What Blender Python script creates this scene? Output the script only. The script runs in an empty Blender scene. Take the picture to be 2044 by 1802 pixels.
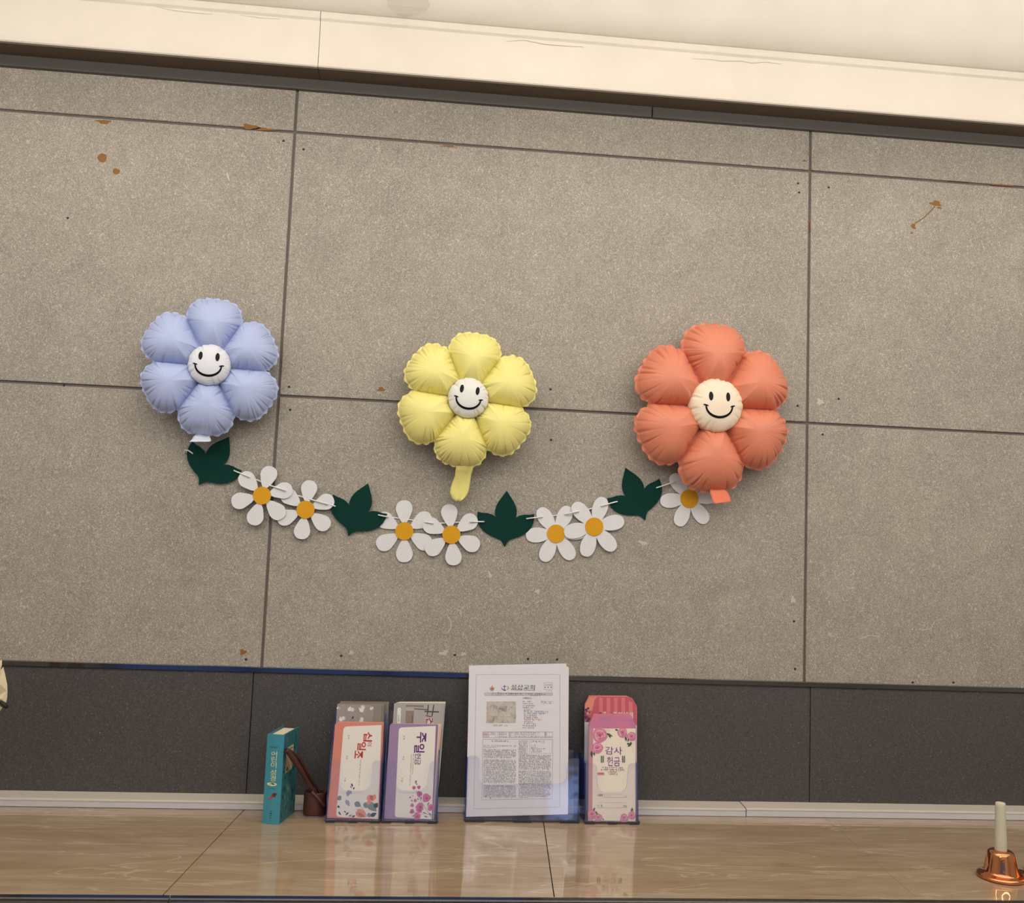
import bpy, bmesh, math, random
import numpy as np
from mathutils import Vector, Matrix

# ------------------------------------------------------------------ camera, world, exposure
IW, IH, FPX = 2044.0, 1802.0, 1900.0
YAW, PITCH, ROLL = 0.0887, 0.0910, 0.0396
CAM = np.array([-0.2683, -2.1095, 1.5886])
sc = bpy.context.scene
col = sc.collection


def cam_axes():
    ca, sa = math.cos(YAW), math.sin(YAW)
    cb, sb = math.cos(PITCH), math.sin(PITCH)
    cc, ss = math.cos(ROLL), math.sin(ROLL)
    fwd = np.array([sa * cb, ca * cb, sb])
    right = np.array([ca, -sa, 0.0])
    up = np.cross(right, fwd)
    return right * cc + up * ss, -right * ss + up * cc, fwd


CR, CU, CF = cam_axes()
cd = bpy.data.cameras.new('camera')
cam = bpy.data.objects.new('camera', cd)
col.objects.link(cam)
cd.sensor_fit = 'HORIZONTAL'
cd.sensor_width = 36.0
cd.lens = FPX / IW * 36.0
cd.clip_start = 0.02
M = Matrix(((CR[0], CU[0], -CF[0], CAM[0]), (CR[1], CU[1], -CF[1], CAM[1]), (CR[2], CU[2], -CF[2], CAM[2]), (0, 0, 0, 1)))
cam.matrix_world = M
sc.camera = cam

sc.view_settings.view_transform = 'Standard'
sc.view_settings.look = 'None'
sc.view_settings.gamma = 1.0
sc.view_settings.use_curve_mapping = False
sc.view_settings.exposure = 0.09
sc.cycles.max_bounces = 6
sc.cycles.use_light_tree = False
sc.cycles.diffuse_bounces = 3
sc.cycles.glossy_bounces = 3
sc.cycles.transparent_max_bounces = 12

world = bpy.data.worlds.new('world')
sc.world = world
world.use_nodes = True
world.node_tree.nodes['Background'].inputs[0].default_value = (1.0, 0.93, 0.84, 1)
world.node_tree.nodes['Background'].inputs[1].default_value = 0.05

ADDED_LAMP_COLOR = (1.0, 0.968, 0.932)
ADDED_LAMPS = [(0.15, -1.0, 2.50, 4.6, 16.5), (0.0, -2.0, 2.46, 4.2, 13.0), (0.0, -3.8, 2.46, 4.2, 13.0)]   # unseen lamps added for light: x, y, z, length, strength
ADDED_SCREEN_EMIT = 6.0
ADDED_PANE_EMIT = 0.42

ZC = 1.0105      # counter top


def ray(px, py):
    return CF + CR * (px - IW / 2) / FPX - CU * (py - IH / 2) / FPX


def aty(px, py, Y):
    d = ray(px, py)
    return CAM + d * ((Y - CAM[1]) / d[1])


def atz(px, py, Z=ZC):
    d = ray(px, py)
    return CAM + d * ((Z - CAM[2]) / d[2])


# ------------------------------------------------------------------ helpers
def lin(c):
    o = []
    for v in c[:3]:
        v = v / 255.0
        o.append(v / 12.92 if v <= 0.04045 else ((v + 0.055) / 1.055) ** 2.4)
    return (o[0], o[1], o[2], 1.0)


MATS = {}


def mat(name, c, rough=0.6, metal=0.0, spec=0.5, bump=0.0, bscale=300.0, sheen=0.0, trans=0.0):
    if name in MATS:
        return MATS[name]
    m = bpy.data.materials.new(name)
    m.use_nodes = True
    nt = m.node_tree
    b = nt.nodes['Principled BSDF']
    b.inputs['Base Color'].default_value = lin(c)
    b.inputs['Roughness'].default_value = rough
    b.inputs['Metallic'].default_value = metal
    b.inputs['Specular IOR Level'].default_value = spec
    if sheen:
        b.inputs['Sheen Weight'].default_value = sheen
    if bump:
        tc = nt.nodes.new('ShaderNodeTexCoord')
        n = nt.nodes.new('ShaderNodeTexNoise')
        n.inputs['Scale'].default_value = bscale
        n.inputs['Detail'].default_value = 3
        bp = nt.nodes.new('ShaderNodeBump')
        bp.inputs['Strength'].default_value = bump
        bp.inputs['Distance'].default_value = 0.002
        nt.links.new(tc.outputs['Object'], n.inputs['Vector'])
        nt.links.new(n.outputs['Fac'], bp.inputs['Height'])
        nt.links.new(bp.outputs['Normal'], b.inputs['Normal'])
    MATS[name] = m
    return m


class NG:
    """small node graph builder"""

    def __init__(s, name):
        s.m = bpy.data.materials.new(name)
        s.m.use_nodes = True
        s.nt = s.m.node_tree
        s.b = s.nt.nodes['Principled BSDF']
        s.tc = s.nt.nodes.new('ShaderNodeTexCoord')
        MATS[name] = s.m

    def node(s, t, **kw):
        n = s.nt.nodes.new(t)
        for k, v in kw.items():
            if k in n.inputs:
                n.inputs[k].default_value = v
            else:
                setattr(n, k, v)
        return n

    def link(s, a, b):
        s.nt.links.new(a, b)

    def coords(s, scale=(1, 1, 1), loc=(0, 0, 0), rot=(0, 0, 0)):
        mp = s.node('ShaderNodeMapping')
        mp.inputs['Scale'].default_value = scale
        mp.inputs['Location'].default_value = loc
        mp.inputs['Rotation'].default_value = rot
        s.link(s.tc.outputs['Object'], mp.inputs['Vector'])
        return mp.outputs['Vector']

    def noise(s, scale, detail=3, dist=0.0, vec=None, rough=0.5):
        n = s.node('ShaderNodeTexNoise')
        n.inputs['Scale'].default_value = scale
        n.inputs['Detail'].default_value = detail
        n.inputs['Roughness'].default_value = rough
        n.inputs['Distortion'].default_value = dist
        s.link(vec if vec is not None else s.tc.outputs['Object'], n.inputs['Vector'])
        return n.outputs['Fac']

    def ramp(s, fac, stops, interp='LINEAR'):
        r = s.node('ShaderNodeValToRGB')
        r.color_ramp.interpolation = interp
        e = r.color_ramp.elements
        while len(e) < len(stops):
            e.new(0.5)
        for i, (p, c) in enumerate(stops):
            e[i].position = p
            e[i].color = lin(c) if not isinstance(c, float) else (c, c, c, 1)
        s.link(fac, r.inputs['Fac'])
        return r.outputs['Color']

    def mix(s, a, b, fac, blend='MIX'):
        n = s.node('ShaderNodeMix', data_type='RGBA', blend_type=blend)
        for sock, v in ((n.inputs[6], a), (n.inputs[7], b), (n.inputs[0], fac)):
            if hasattr(v, 'links') or hasattr(v, 'is_linked'):
                s.link(v, sock)
            elif isinstance(v, (int, float)):
                sock.default_value = v
            else:
                sock.default_value = lin(v)
        return n.outputs[2]

    def bump(s, h, strength, dist=0.002):
        n = s.node('ShaderNodeBump')
        n.inputs['Strength'].default_value = strength
        n.inputs['Distance'].default_value = dist
        s.link(h, n.inputs['Height'])
        s.link(n.outputs['Normal'], s.b.inputs['Normal'])


def obj_from(name, verts, faces, m, parent=None, smooth=False, mats=None, fmat=None):
    me = bpy.data.meshes.new(name)
    me.from_pydata([tuple(map(float, v)) for v in verts], [], faces)
    if mats:
        for x in mats:
            me.materials.append(x)
        if fmat is not None:
            me.polygons.foreach_set('material_index', fmat)
    elif m:
        me.materials.append(m)
    if smooth:
        me.polygons.foreach_set('use_smooth', [True] * len(me.polygons))
    me.update()
    o = bpy.data.objects.new(name, me)
    col.objects.link(o)
    if parent:
        o.parent = parent
    return o


def from_bm(name, bm, m, parent=None, smooth=False):
    bmesh.ops.recalc_face_normals(bm, faces=bm.faces)
    me = bpy.data.meshes.new(name)
    bm.to_mesh(me)
    bm.free()
    if m:
        me.materials.append(m)
    if smooth:
        me.polygons.foreach_set('use_smooth', [True] * len(me.polygons))
    o = bpy.data.objects.new(name, me)
    col.objects.link(o)
    if parent:
        o.parent = parent
    return o


def tag(o, label=None, cat=None, group=None, kind=None):
    if label:
        o['label'] = label
    if cat:
        o['category'] = cat
    if group:
        o['group'] = group
    if kind:
        o['kind'] = kind
    return o


def box(name, x0, x1, y0, y1, z0, z1, m, parent=None, bevel=0.0, seg=2):
    bm = bmesh.new()
    bmesh.ops.create_cube(bm, size=1.0)
    for v in bm.verts:
        v.co = Vector(((x0 + x1) / 2 + v.co.x * (x1 - x0), (y0 + y1) / 2 + v.co.y * (y1 - y0), (z0 + z1) / 2 + v.co.z * (z1 - z0)))
    if bevel:
        bmesh.ops.bevel(bm, geom=list(bm.edges), offset=bevel, segments=seg, affect='EDGES', profile=0.5)
    return from_bm(name, bm, m, parent)


def empty(name, loc=(0, 0, 0), matrix=None):
    o = bpy.data.objects.new(name, None)
    o.empty_display_size = 0.02
    col.objects.link(o)
    if matrix is not None:
        o.matrix_world = matrix
    else:
        o.location = loc
    return o


def prism(name, pts, yf, yb, m, parent=None, edge=None):
    """polygon pts (x,z) extruded from local y=yf (front) to yb; edge: another material on the rim"""
    n = len(pts)
    v = [(p[0], yf, p[1]) for p in pts] + [(p[0], yb, p[1]) for p in pts]
    area = sum(pts[i][0] * pts[(i + 1) % n][1] - pts[(i + 1) % n][0] * pts[i][1] for i in range(n))
    idx = list(range(n))
    if area < 0:
        idx = idx[::-1]
    f = [idx, [i + n for i in idx[::-1]]]
    fm = [0, 0]
    for k in range(n):
        a, b = idx[k], idx[(k + 1) % n]
        f.append([b, a, a + n, b + n])
        fm.append(1 if edge else 0)
    if edge:
        return obj_from(name, v, f, None, parent, mats=[m, edge], fmat=fm)
    return obj_from(name, v, f, m, parent)


def lathe(name, prof, m, parent=None, seg=48, center=(0, 0, 0), smooth=True):
    v, f = [], []
    for r, z in prof:
        for k in range(seg):
            a = 2 * math.pi * k / seg
            v.append((center[0] + r * math.cos(a), center[1] + r * math.sin(a), center[2] + z))
    for i in range(len(prof) - 1):
        for k in range(seg):
            a, b = i * seg + k, i * seg + (k + 1) % seg
            f.append([a, b, b + seg, a + seg])
    return obj_from(name, v, f, m, parent, smooth)


def tube_data(pts, rad, seg=8, closed=False):
    P = [Vector(p) for p in pts]
    n = len(P)
    rads = rad if isinstance(rad, (list, tuple)) else [rad] * n
    v, f = [], []
    up = Vector((0, 0, 1))
    for i in range(n):
        t = (P[min(i + 1, n - 1)] - P[max(i - 1, 0)]).normalized()
        s = t.cross(up)
        if s.length < 1e-4:
            s = t.cross(Vector((1, 0, 0)))
        s.normalize()
        w = s.cross(t)
        for k in range(seg):
            a = 2 * math.pi * k / seg
            v.append(P[i] + (s * math.cos(a) + w * math.sin(a)) * rads[i])
    for i in range(n - 1):
        for k in range(seg):
            a, b = i * seg + k, i * seg + (k + 1) % seg
            f.append([a, b, b + seg, a + seg])
    f.append(list(range(seg))[::-1])
    f.append([(n - 1) * seg + k for k in range(seg)])
    return v, f


def tube(name, pts, rad, m, parent=None, seg=8):
    v, f = tube_data(pts, rad, seg)
    return obj_from(name, v, f, m, parent, True)


# ---- flat print on planes -------------------------------------------------
class Frame:
    """plane leaning back: y = y0 + (z - z0) * tan ; local x = world X, local z runs up the plane"""

    def __init__(s, y0, tan=0.0, origin_px=None, z0=ZC):
        s.y0, s.tan, s.z0 = y0, tan, z0
        s.ez = np.array([0, tan, 1.0]) / math.hypot(1, tan)
        s.ex = np.array([1.0, 0, 0])
        s.ey = np.cross(s.ez, s.ex)
        s.O = np.array([0, y0, z0])
        if origin_px:
            s.O = s.hit(*origin_px)

    def hit(s, px, py):
        d = ray(px, py)
        t = float(np.dot(np.array([0, s.y0, s.z0]) - CAM, s.ey) / np.dot(d, s.ey))
        return CAM + d * t

    def p(s, px, py):
        h = s.hit(px, py) - s.O
        return (float(h @ s.ex), float(h @ s.ez))

    def matrix(s):
        a = s.ex, s.ey, s.ez
        return Matrix([[a[0][i], a[1][i], a[2][i], s.O[i]] for i in range(3)] + [[0, 0, 0, 1]])


_TXT = {}


def text_mesh(body, bold=0.0):
    key = (body, bold)
    if key in _TXT:
        return _TXT[key]
    c = bpy.data.curves.new('lettering', 'FONT')
    c.body = body
    c.offset = bold
    c.resolution_u = 3
    o = bpy.data.objects.new('lettering', c)
    col.objects.link(o)
    dg = bpy.context.evaluated_depsgraph_get()
    me = bpy.data.meshes.new_from_object(o.evaluated_get(dg))
    v = np.array([(q.co.x, q.co.y) for q in me.vertices])
    f = [list(p.vertices) for p in me.polygons]
    bpy.data.objects.remove(o)
    bpy.data.curves.remove(c)
    bpy.data.meshes.remove(me)
    v = v - v.min(0)
    _TXT[key] = (v, f, v.max(0))
    return _TXT[key]


class Print:
    """gathers flat ink shapes (local x,z) of one colour into a single mesh"""

    def __init__(s):
        s.v, s.f = [], []

    def poly(s, pts):
        k = len(s.v)
        n = len(pts)
        area = sum(pts[i][0] * pts[(i + 1) % n][1] - pts[(i + 1) % n][0] * pts[i][1] for i in range(n))
        s.v += [tuple(p) for p in pts]
        r = list(range(k, k + n))
        s.f.append(r if area > 0 else r[::-1])
        return s

    def quad(s, x0, z0, x1, z1):
        return s.poly([(x0, z0), (x1, z0), (x1, z1), (x0, z1)])

    def line(s, a, b, w):
        a, b = np.array(a, float), np.array(b, float)
        d = b - a
        d = d / (np.linalg.norm(d) + 1e-9)
        n = np.array([-d[1], d[0]]) * w / 2
        return s.poly([a - n, b - n, b + n, a + n])

    def pline(s, pts, w):
        for a, b in zip(pts[:-1], pts[1:]):
            s.line(a, b, w)
        return s

    def ell(s, cx, cz, rx, rz, rot=0.0, n=20, wob=0.0, seed=0):
        rnd = random.Random(seed)
        pts = []
        ph = [rnd.uniform(0, 6.28) for _ in range(3)]
        for k in range(n):
            a = 2 * math.pi * k / n
            q = 1 + wob * (math.sin(3 * a + ph[0]) + 0.6 * math.sin(5 * a + ph[1]))
            x, z = rx * q * math.cos(a), rz * q * math.sin(a)
            pts.append((cx + x * math.cos(rot) - z * math.sin(rot), cz + x * math.sin(rot) + z * math.cos(rot)))
        return s.poly(pts)

    def leaf(s, a, b, w, n=8):
        a, b = np.array(a, float), np.array(b, float)
        d = b - a
        nn = np.array([-d[1], d[0]])
        nn = nn / (np.linalg.norm(nn) + 1e-9)
        up, dn = [], []
        for k in range(n + 1):
            t = k / n
            q = w * math.sin(math.pi * t ** 0.8)
            up.append(a + d * t + nn * q)
            dn.append(a + d * t - nn * q)
        return s.poly(up + dn[::-1][1:-1])

    def text(s, body, x0, z0, x1, z1, rot=0, bold=0.0, keep=False):
        v, f, mx = text_mesh(body, bold)
        k = len(s.v)
        if rot == 0:
            sx, sz = (x1 - x0) / mx[0], (z1 - z0) / mx[1]
            if keep:
                sx = sz = min(sx, sz)
            s.v += [(x0 + a * sx, z0 + b * sz) for a, b in v]
        else:  # reading downwards, glyph tops to the right
            sz, sx = (z1 - z0) / mx[0], (x1 - x0) / mx[1]
            s.v += [(x0 + b * sx, z1 - a * sz) for a, b in v]
        s.f += [[i + k for i in q] for q in f]
        return s

    def glyphs(s, x0, z0, x1, z1, rnd, gap=0.22, dens=1.0, ch=None):
        """a row of letter-sized strokes too small to read"""
        h = z1 - z0
        ch = ch or h * 0.95
        x = x0
        while x + ch * 0.8 <= x1:
            if rnd.random() < gap:
                x += ch * 0.55
                continue
            w = ch * 0.78
            t = h * 0.13
            if rnd.random() < dens:
                s.quad(x, z0 + h * rnd.uniform(.55, .8), x + w * .62, z0 + h * rnd.uniform(.82, 1.0))
                if rnd.random() < .7:
                    s.quad(x + w * .72, z0 + h * .25, x + w * .72 + t, z1)
                if rnd.random() < .7:
                    s.quad(x + w * .05, z0, x + w * .85, z0 + t)
                if rnd.random() < .6:
                    s.quad(x + w * .1, z0 + h * .3, x + w * .1 + t, z0 + h * .75)
            x += ch
        return s

    def build_each(s, name, off, m, parent):
        out = []
        for i, f in enumerate(s.f):
            vs = [(s.v[j][0], -off - 0.000002 * i, s.v[j][1]) for j in f]
            out.append(obj_from(name, vs, [list(range(len(f)))], m, parent))
        return out

    def build(s, name, off, m, parent):
        me_v = [(a, -off, b) for a, b in s.v]
        return obj_from(name, me_v, s.f, m, parent)


def rounded(pts, rads, n=6):
    """round the corners of a 2D polygon"""
    out = []
    L = len(pts)
    for i in range(L):
        r = rads[i] if isinstance(rads, (list, tuple)) else rads
        p = np.array(pts[i], float)
        if r <= 0:
            out.append(tuple(p))
            continue
        a = np.array(pts[i - 1], float) - p
        b = np.array(pts[(i + 1) % L], float) - p
        la, lb = np.linalg.norm(a), np.linalg.norm(b)
        q = min(r, la * .49, lb * .49)
        A, B = p + a / la * q, p + b / lb * q
        for k in range(n + 1):
            t = k / n
            out.append(tuple((1 - t) ** 2 * A + 2 * t * (1 - t) * p + t * t * B))
    return out


# ------------------------------------------------------------------ materials
def concrete_mat():
    g = NG('concrete')
    big = g.noise(1.6, 4, 0.4)
    med = g.noise(12, 4, 0.8)
    worm = g.noise(165, 2.5, 2.6, rough=0.62)
    fine = g.noise(420, 2, 1.0)
    cA = g.ramp(worm, [(0.30, (108, 100, 89)), (0.45, (146, 136, 122)), (0.56, (172, 162, 147)), (0.655, (236, 228, 214))])
    cB = g.mix(cA, g.ramp(med, [(0.3, (128, 119, 107)), (0.7, (186, 177, 161))]), 0.28)
    cC = g.mix(cB, g.ramp(big, [(0.32, (124, 118, 110)), (0.5, (158, 150, 138)), (0.7, (176, 166, 150))]), 0.25)
    spots = g.noise(3.1, 3, 0.2, vec=g.coords(loc=(4.2, 0, 1.3)))
    dk = g.ramp(spots, [(0.66, 0.0), (0.78, 1.0)])
    cD = g.mix(cC, (112, 106, 98), g.mix((0, 0, 0), dk, 0.5))
    gl = g.mix(cD, g.ramp(fine, [(0.32, (84, 78, 70)), (0.5, (150, 142, 130)), (0.68, (236, 228, 214))]), 0.20)
    g.link(gl, g.b.inputs['Base Color'])
    g.b.inputs['Roughness'].default_value = 0.7
    g.b.inputs['Specular IOR Level'].default_value = 0.3
    g.bump(worm, 0.35, 0.0012)
    return g.m


def dark_tile_mat():
    g = NG('dark_tile')
    big = g.noise(2.2, 4, 0.5)
    fine = g.noise(300, 3, 0.8)
    sp = g.noise(430, 1.5, 0.2)
    c = g.ramp(big, [(0.3, (66, 63, 62)), (0.7, (80, 75, 72))])
    c = g.mix(c, g.ramp(fine, [(0.32, (44, 42, 41)), (0.5, (72, 69, 67)), (0.68, (98, 94, 91))]), 0.5)
    c = g.mix(c, (170, 165, 158), g.ramp(sp, [(0.72, 0.0), (0.76, 1.0)]))
    g.link(c, g.b.inputs['Base Color'])
    g.b.inputs['Roughness'].default_value = 0.55
    g.bump(fine, 0.15, 0.001)
    return g.m


def travertine_mat():
    g = NG('travertine')
    v1 = g.coords(scale=(0.9, 3.6, 1), rot=(0, 0, 0.05))
    v2 = g.coords(scale=(1.5, 9.0, 1), rot=(0, 0, 0.07))
    a = g.noise(3.2, 6, 0.9, vec=v1, rough=0.6)
    b = g.noise(3.5, 6, 1.2, vec=v2, rough=0.6)
    c = g.ramp(a, [(0.28, (146, 121, 92)), (0.45, (164, 140, 111)), (0.58, (174, 152, 125)), (0.74, (188, 169, 144))])
    c = g.mix(c, g.ramp(b, [(0.32, (138, 113, 84)), (0.5, (166, 143, 114)), (0.68, (192, 175, 152))]), 0.28)
    vein = g.noise(2.2, 5, 0.9, vec=g.coords(scale=(0.8, 5.5, 1), loc=(3, 1, 0), rot=(0, 0, 0.06)), rough=0.5)
    c = g.mix(c, (212, 198, 176), g.mix((0, 0, 0), g.ramp(vein, [(0.490, 0.0), (0.5, 1.0), (0.510, 0.0)]), 0.45))
    g.link(c, g.b.inputs['Base Color'])
    g.b.inputs['Roughness'].default_value = 0.03
    g.b.inputs['IOR'].default_value = 1.66
    return g.m


def plaster_mat(name, c, crack=True):
    g = NG(name)
    n = g.noise(6, 5, 0.4)
    f = g.noise(70, 4, 0.2)
    cc = g.mix(c, g.ramp(n, [(0.3, tuple(int(q * .965) for q in c)), (0.7, tuple(min(255, int(q * 1.015)) for q in c))]), 0.7)
    g.link(cc, g.b.inputs['Base Color'])
    g.b.inputs['Roughness'].default_value = 0.6
    g.b.inputs['Specular IOR Level'].default_value = 0.3
    g.bump(g.mix(n, f, 0.25), 0.35 if crack else 0.12, 0.006)
    return g.m


def felt_mat(name, c):
    g = NG(name)
    n = g.noise(900, 3, 0.8)
    cc = g.ramp(n, [(0.3, tuple(int(q * .94) for q in c)), (0.7, tuple(min(255, int(q * 1.03)) for q in c))])
    g.link(cc, g.b.inputs['Base Color'])
    g.b.inputs['Roughness'].default_value = 0.95
    g.b.inputs['Specular IOR Level'].default_value = 0.1
    g.bump(n, 0.3, 0.0008)
    return g.m


def foil_mat(name, c, rough=0.42):
    g = NG(name)
    g.b.inputs['Base Color'].default_value = lin(c)
    g.b.inputs['Roughness'].default_value = rough
    g.b.inputs['Specular IOR Level'].default_value = 0.35
    n = g.noise(45, 3, 0.6)
    g.bump(n, 0.10, 0.004)
    return g.m


def acrylic_mat(name, tint, body=0.05, ior=1.45, rough=0.02, dcol=(225, 228, 245)):
    m = bpy.data.materials.new(name)
    m.use_nodes = True
    nt = m.node_tree
    nt.nodes.clear()
    out = nt.nodes.new('ShaderNodeOutputMaterial')
    tr = nt.nodes.new('ShaderNodeBsdfTransparent')
    tr.inputs[0].default_value = lin(tint)
    gl = nt.nodes.new('ShaderNodeBsdfGlossy')
    gl.inputs['Roughness'].default_value = rough
    # Schlick reflectance from the facing angle (same on both sides of a thin sheet)
    f0 = ((ior - 1) / (ior + 1)) ** 2
    lw = nt.nodes.new('ShaderNodeLayerWeight')
    lw.inputs['Blend'].default_value = 0.5
    pw = nt.nodes.new('ShaderNodeMath')
    pw.operation = 'POWER'
    pw.inputs[1].default_value = 5.0
    fr = nt.nodes.new('ShaderNodeMath')
    fr.operation = 'MULTIPLY_ADD'
    fr.inputs[1].default_value = 0.8
    fr.inputs[2].default_value = f0
    nt.links.new(lw.outputs['Facing'], pw.inputs[0])
    nt.links.new(pw.outputs[0], fr.inputs[0])
    df = nt.nodes.new('ShaderNodeBsdfDiffuse')
    df.inputs[0].default_value = lin(dcol)
    tcn = nt.nodes.new('ShaderNodeTexCoord')
    nz = nt.nodes.new('ShaderNodeTexNoise')
    nz.inputs['Scale'].default_value = 14.0
    bmp = nt.nodes.new('ShaderNodeBump')
    bmp.inputs['Strength'].default_value = 0.35
    bmp.inputs['Distance'].default_value = 0.004
    nt.links.new(tcn.outputs['Object'], nz.inputs['Vector'])
    nt.links.new(nz.outputs['Fac'], bmp.inputs['Height'])
    nt.links.new(bmp.outputs['Normal'], gl.inputs['Normal'])
    m0 = nt.nodes.new('ShaderNodeMixShader')
    m0.inputs[0].default_value = body
    nt.links.new(tr.outputs[0], m0.inputs[1])
    nt.links.new(df.outputs[0], m0.inputs[2])
    m1 = nt.nodes.new('ShaderNodeMixShader')
    nt.links.new(fr.outputs[0], m1.inputs[0])
    nt.links.new(m0.outputs[0], m1.inputs[1])
    nt.links.new(gl.outputs[0], m1.inputs[2])
    nt.links.new(m1.outputs[0], out.inputs[0])
    MATS[name] = m
    return m


def emit_mat(name, c, s):
    m = bpy.data.materials.new(name)
    m.use_nodes = True
    b = m.node_tree.nodes['Principled BSDF']
    b.inputs['Base Color'].default_value = (0.02, 0.02, 0.02, 1)
    b.inputs['Emission Color'].default_value = c + (1,) if len(c) == 3 else c
    b.inputs['Emission Strength'].default_value = s
    b.inputs['Roughness'].default_value = 0.1
    MATS[name] = m
    return m


CONC = concrete_mat()
DTILE = dark_tile_mat()
TRAV = travertine_mat()
WHITE = plaster_mat('white_ceiling_paint', (241, 232, 216))
FASC = plaster_mat('white_fascia_paint', (228, 218, 201), crack=False)
BACKING = mat('joint_backing', (112, 104, 97), 0.9)
GREYTRIM = mat('grey_aluminium', (88, 82, 76), 0.4, 0.3)
BROWN = mat('brown_soffit', (96, 80, 64), 0.6)
STEEL = mat('polished_steel', (122, 120, 120), 0.10, 1.0)
DUCTW = mat('white_duct', (206, 203, 206), 0.45)
DUCTC = mat('cream_duct', (204, 195, 180), 0.5)
GROUT = mat('grout', (70, 56, 44), 0.9)
RUST = mat('rust', (140, 98, 50), 0.85, bump=0.3)
HOLE = mat('screw_hole', (52, 46, 42), 0.8)
CHIP = mat('scuff', (196, 190, 176), 0.8)

# ------------------------------------------------------------------ the room
XL, XR, YB = -3.2, 3.2, -5.2
ZCEIL = 3.15
ZCOVE = 2.7290
YCOVE = -0.072
wall = box('wall_back', XL, XR, 0.0045, 0.15, 0.0, 3.3, BACKING)
tag(wall, kind='structure')
J = 0.0030   # half joint width
ZT, ZM, ZTR = 2.480, 1.880, 1.2895
xs = [-3.0, -1.8, -0.6, 0.6, 1.8, 3.0]
for (z0, z1) in ((ZT, 2.600), (ZM, ZT), (ZTR, ZM)):
    for i in range(len(xs) - 1):
        box('concrete_panel', xs[i] + J, xs[i + 1] - J, 0.0, 0.012, z0 + (J if z0 != ZTR else 0), z1 - J, CONC, wall, 0.0012, 1)
# dark skirting tiles
ds = [-3.06, -1.85, -0.615, 0.613, 1.85, 3.06]
for i in range(len(ds) - 1):
    box('dark_tile', ds[i] + 0.0008, ds[i + 1] - 0.0008, -0.004, 0.012, ZC - 0.02, ZTR - 0.006, DTILE, wall, 0.0008, 1)
# steel strip between panels and tiles
tag(box('trim_1', XL + .02, XR - .02, -0.008, 0.011, ZTR - 0.0065, ZTR + 0.005, STEEL, None, 0.001, 1), kind='structure')
# grey channel under the soffit, in two lengths
xg = float(aty(1302, 232, -0.012)[0])
tag(box('trim_2', XL + .02, xg - .0008, -0.012, 0.0115, 2.5765, 2.6035, GREYTRIM, None, 0.002, 2), kind='structure')
tag(box('trim_3', xg + .0008, XR - .02, -0.012, 0.0115, 2.5765, 2.6035, GREYTRIM, None, 0.002, 2), kind='structure')
# white fascia board with a brown underside, in two lengths
xf = float(aty(637, 90, -0.068)[0])
for k, (a, b) in enumerate(((XL + .02, xf - .0006), (xf + .0006, XR - .02))):
    pr = [(-0.068, 2.6065), (-0.0655, 2.6040), (0.0, 2.6040), (0.0, 2.7285), (-0.0730, 2.7285), (-0.0738, 2.7265), (-0.0738, 2.7160), (-0.0730, 2.7130), (-0.0690, 2.7095), (-0.068, 2.7085)]
    bm = bmesh.new()
    A = [bm.verts.new((a, y, z)) for y, z in pr]
    B = [bm.verts.new((b, y, z)) for y, z in pr]
    bm.faces.new(A)
    bm.faces.new(B[::-1])
    for i in range(len(pr)):
        bm.faces.new((A[i], B[i], B[(i + 1) % len(pr)], A[(i + 1) % len(pr)]))
    o = from_bm('trim_%d' % (4 + k), bm, FASC)
    tag(o, kind='structure')
    u = box('soffit_board', a, b, -0.0645, -0.0125, 2.6005, 2.6042, BROWN, o)
# ceiling, floor, side walls
bm = bmesh.new()
pr = [(YCOVE, ZCOVE), (YCOVE - .016, ZCOVE + .002), (YCOVE - .034, ZCOVE + .010), (YCOVE - .058, ZCOVE + .026)] + [(YCOVE - .058 - t, ZCOVE + .026 + t * 1.15) for t in (.05, .10, .15, .20, .25)] + [(YCOVE - .355, ZCEIL - .045), (YCOVE - .41, ZCEIL - .010), (YCOVE - .47, ZCEIL), (YB, ZCEIL), (YB, ZCEIL + .1), (0.0040, ZCEIL + .1), (0.0040, ZCOVE)]  # cove slope and curve shaped so the ceiling brightens upward under the lamps
NX = 40
rings = [[bm.verts.new((XL + (XR - XL) * i / NX, y, z)) for y, z in pr] for i in range(NX + 1)]
for i in range(NX):
    for k in range(len(pr)):
        f_ = bm.faces.new((rings[i][k], rings[i + 1][k], rings[i + 1][(k + 1) % len(pr)], rings[i][(k + 1) % len(pr)]))
        f_.smooth = k < 11
bm.faces.new(rings[0])
bm.faces.new(rings[-1])
cl = from_bm('ceiling', bm, WHITE)
tag(cl, kind='structure')
BEIGE = plaster_mat('beige_wall_paint', (220, 214, 206), crack=False)
FLOORM = mat('floor_stone', (152, 148, 142), 0.35)
tag(box('floor', XL, XR, YB, 0.15, -0.1, 0.0, FLOORM), kind='structure')
tag(box('wall_left', XL - .12, XL, YB, 0.15, 0, 3.15, BEIGE), kind='structure')
tag(box('wall_right', XR, XR + .12, YB, 0.15, 0, 3.15, BEIGE), kind='structure')
tag(box('wall_front', XL, XR, YB - .12, YB, 0, 3.15, BEIGE), kind='structure')
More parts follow.
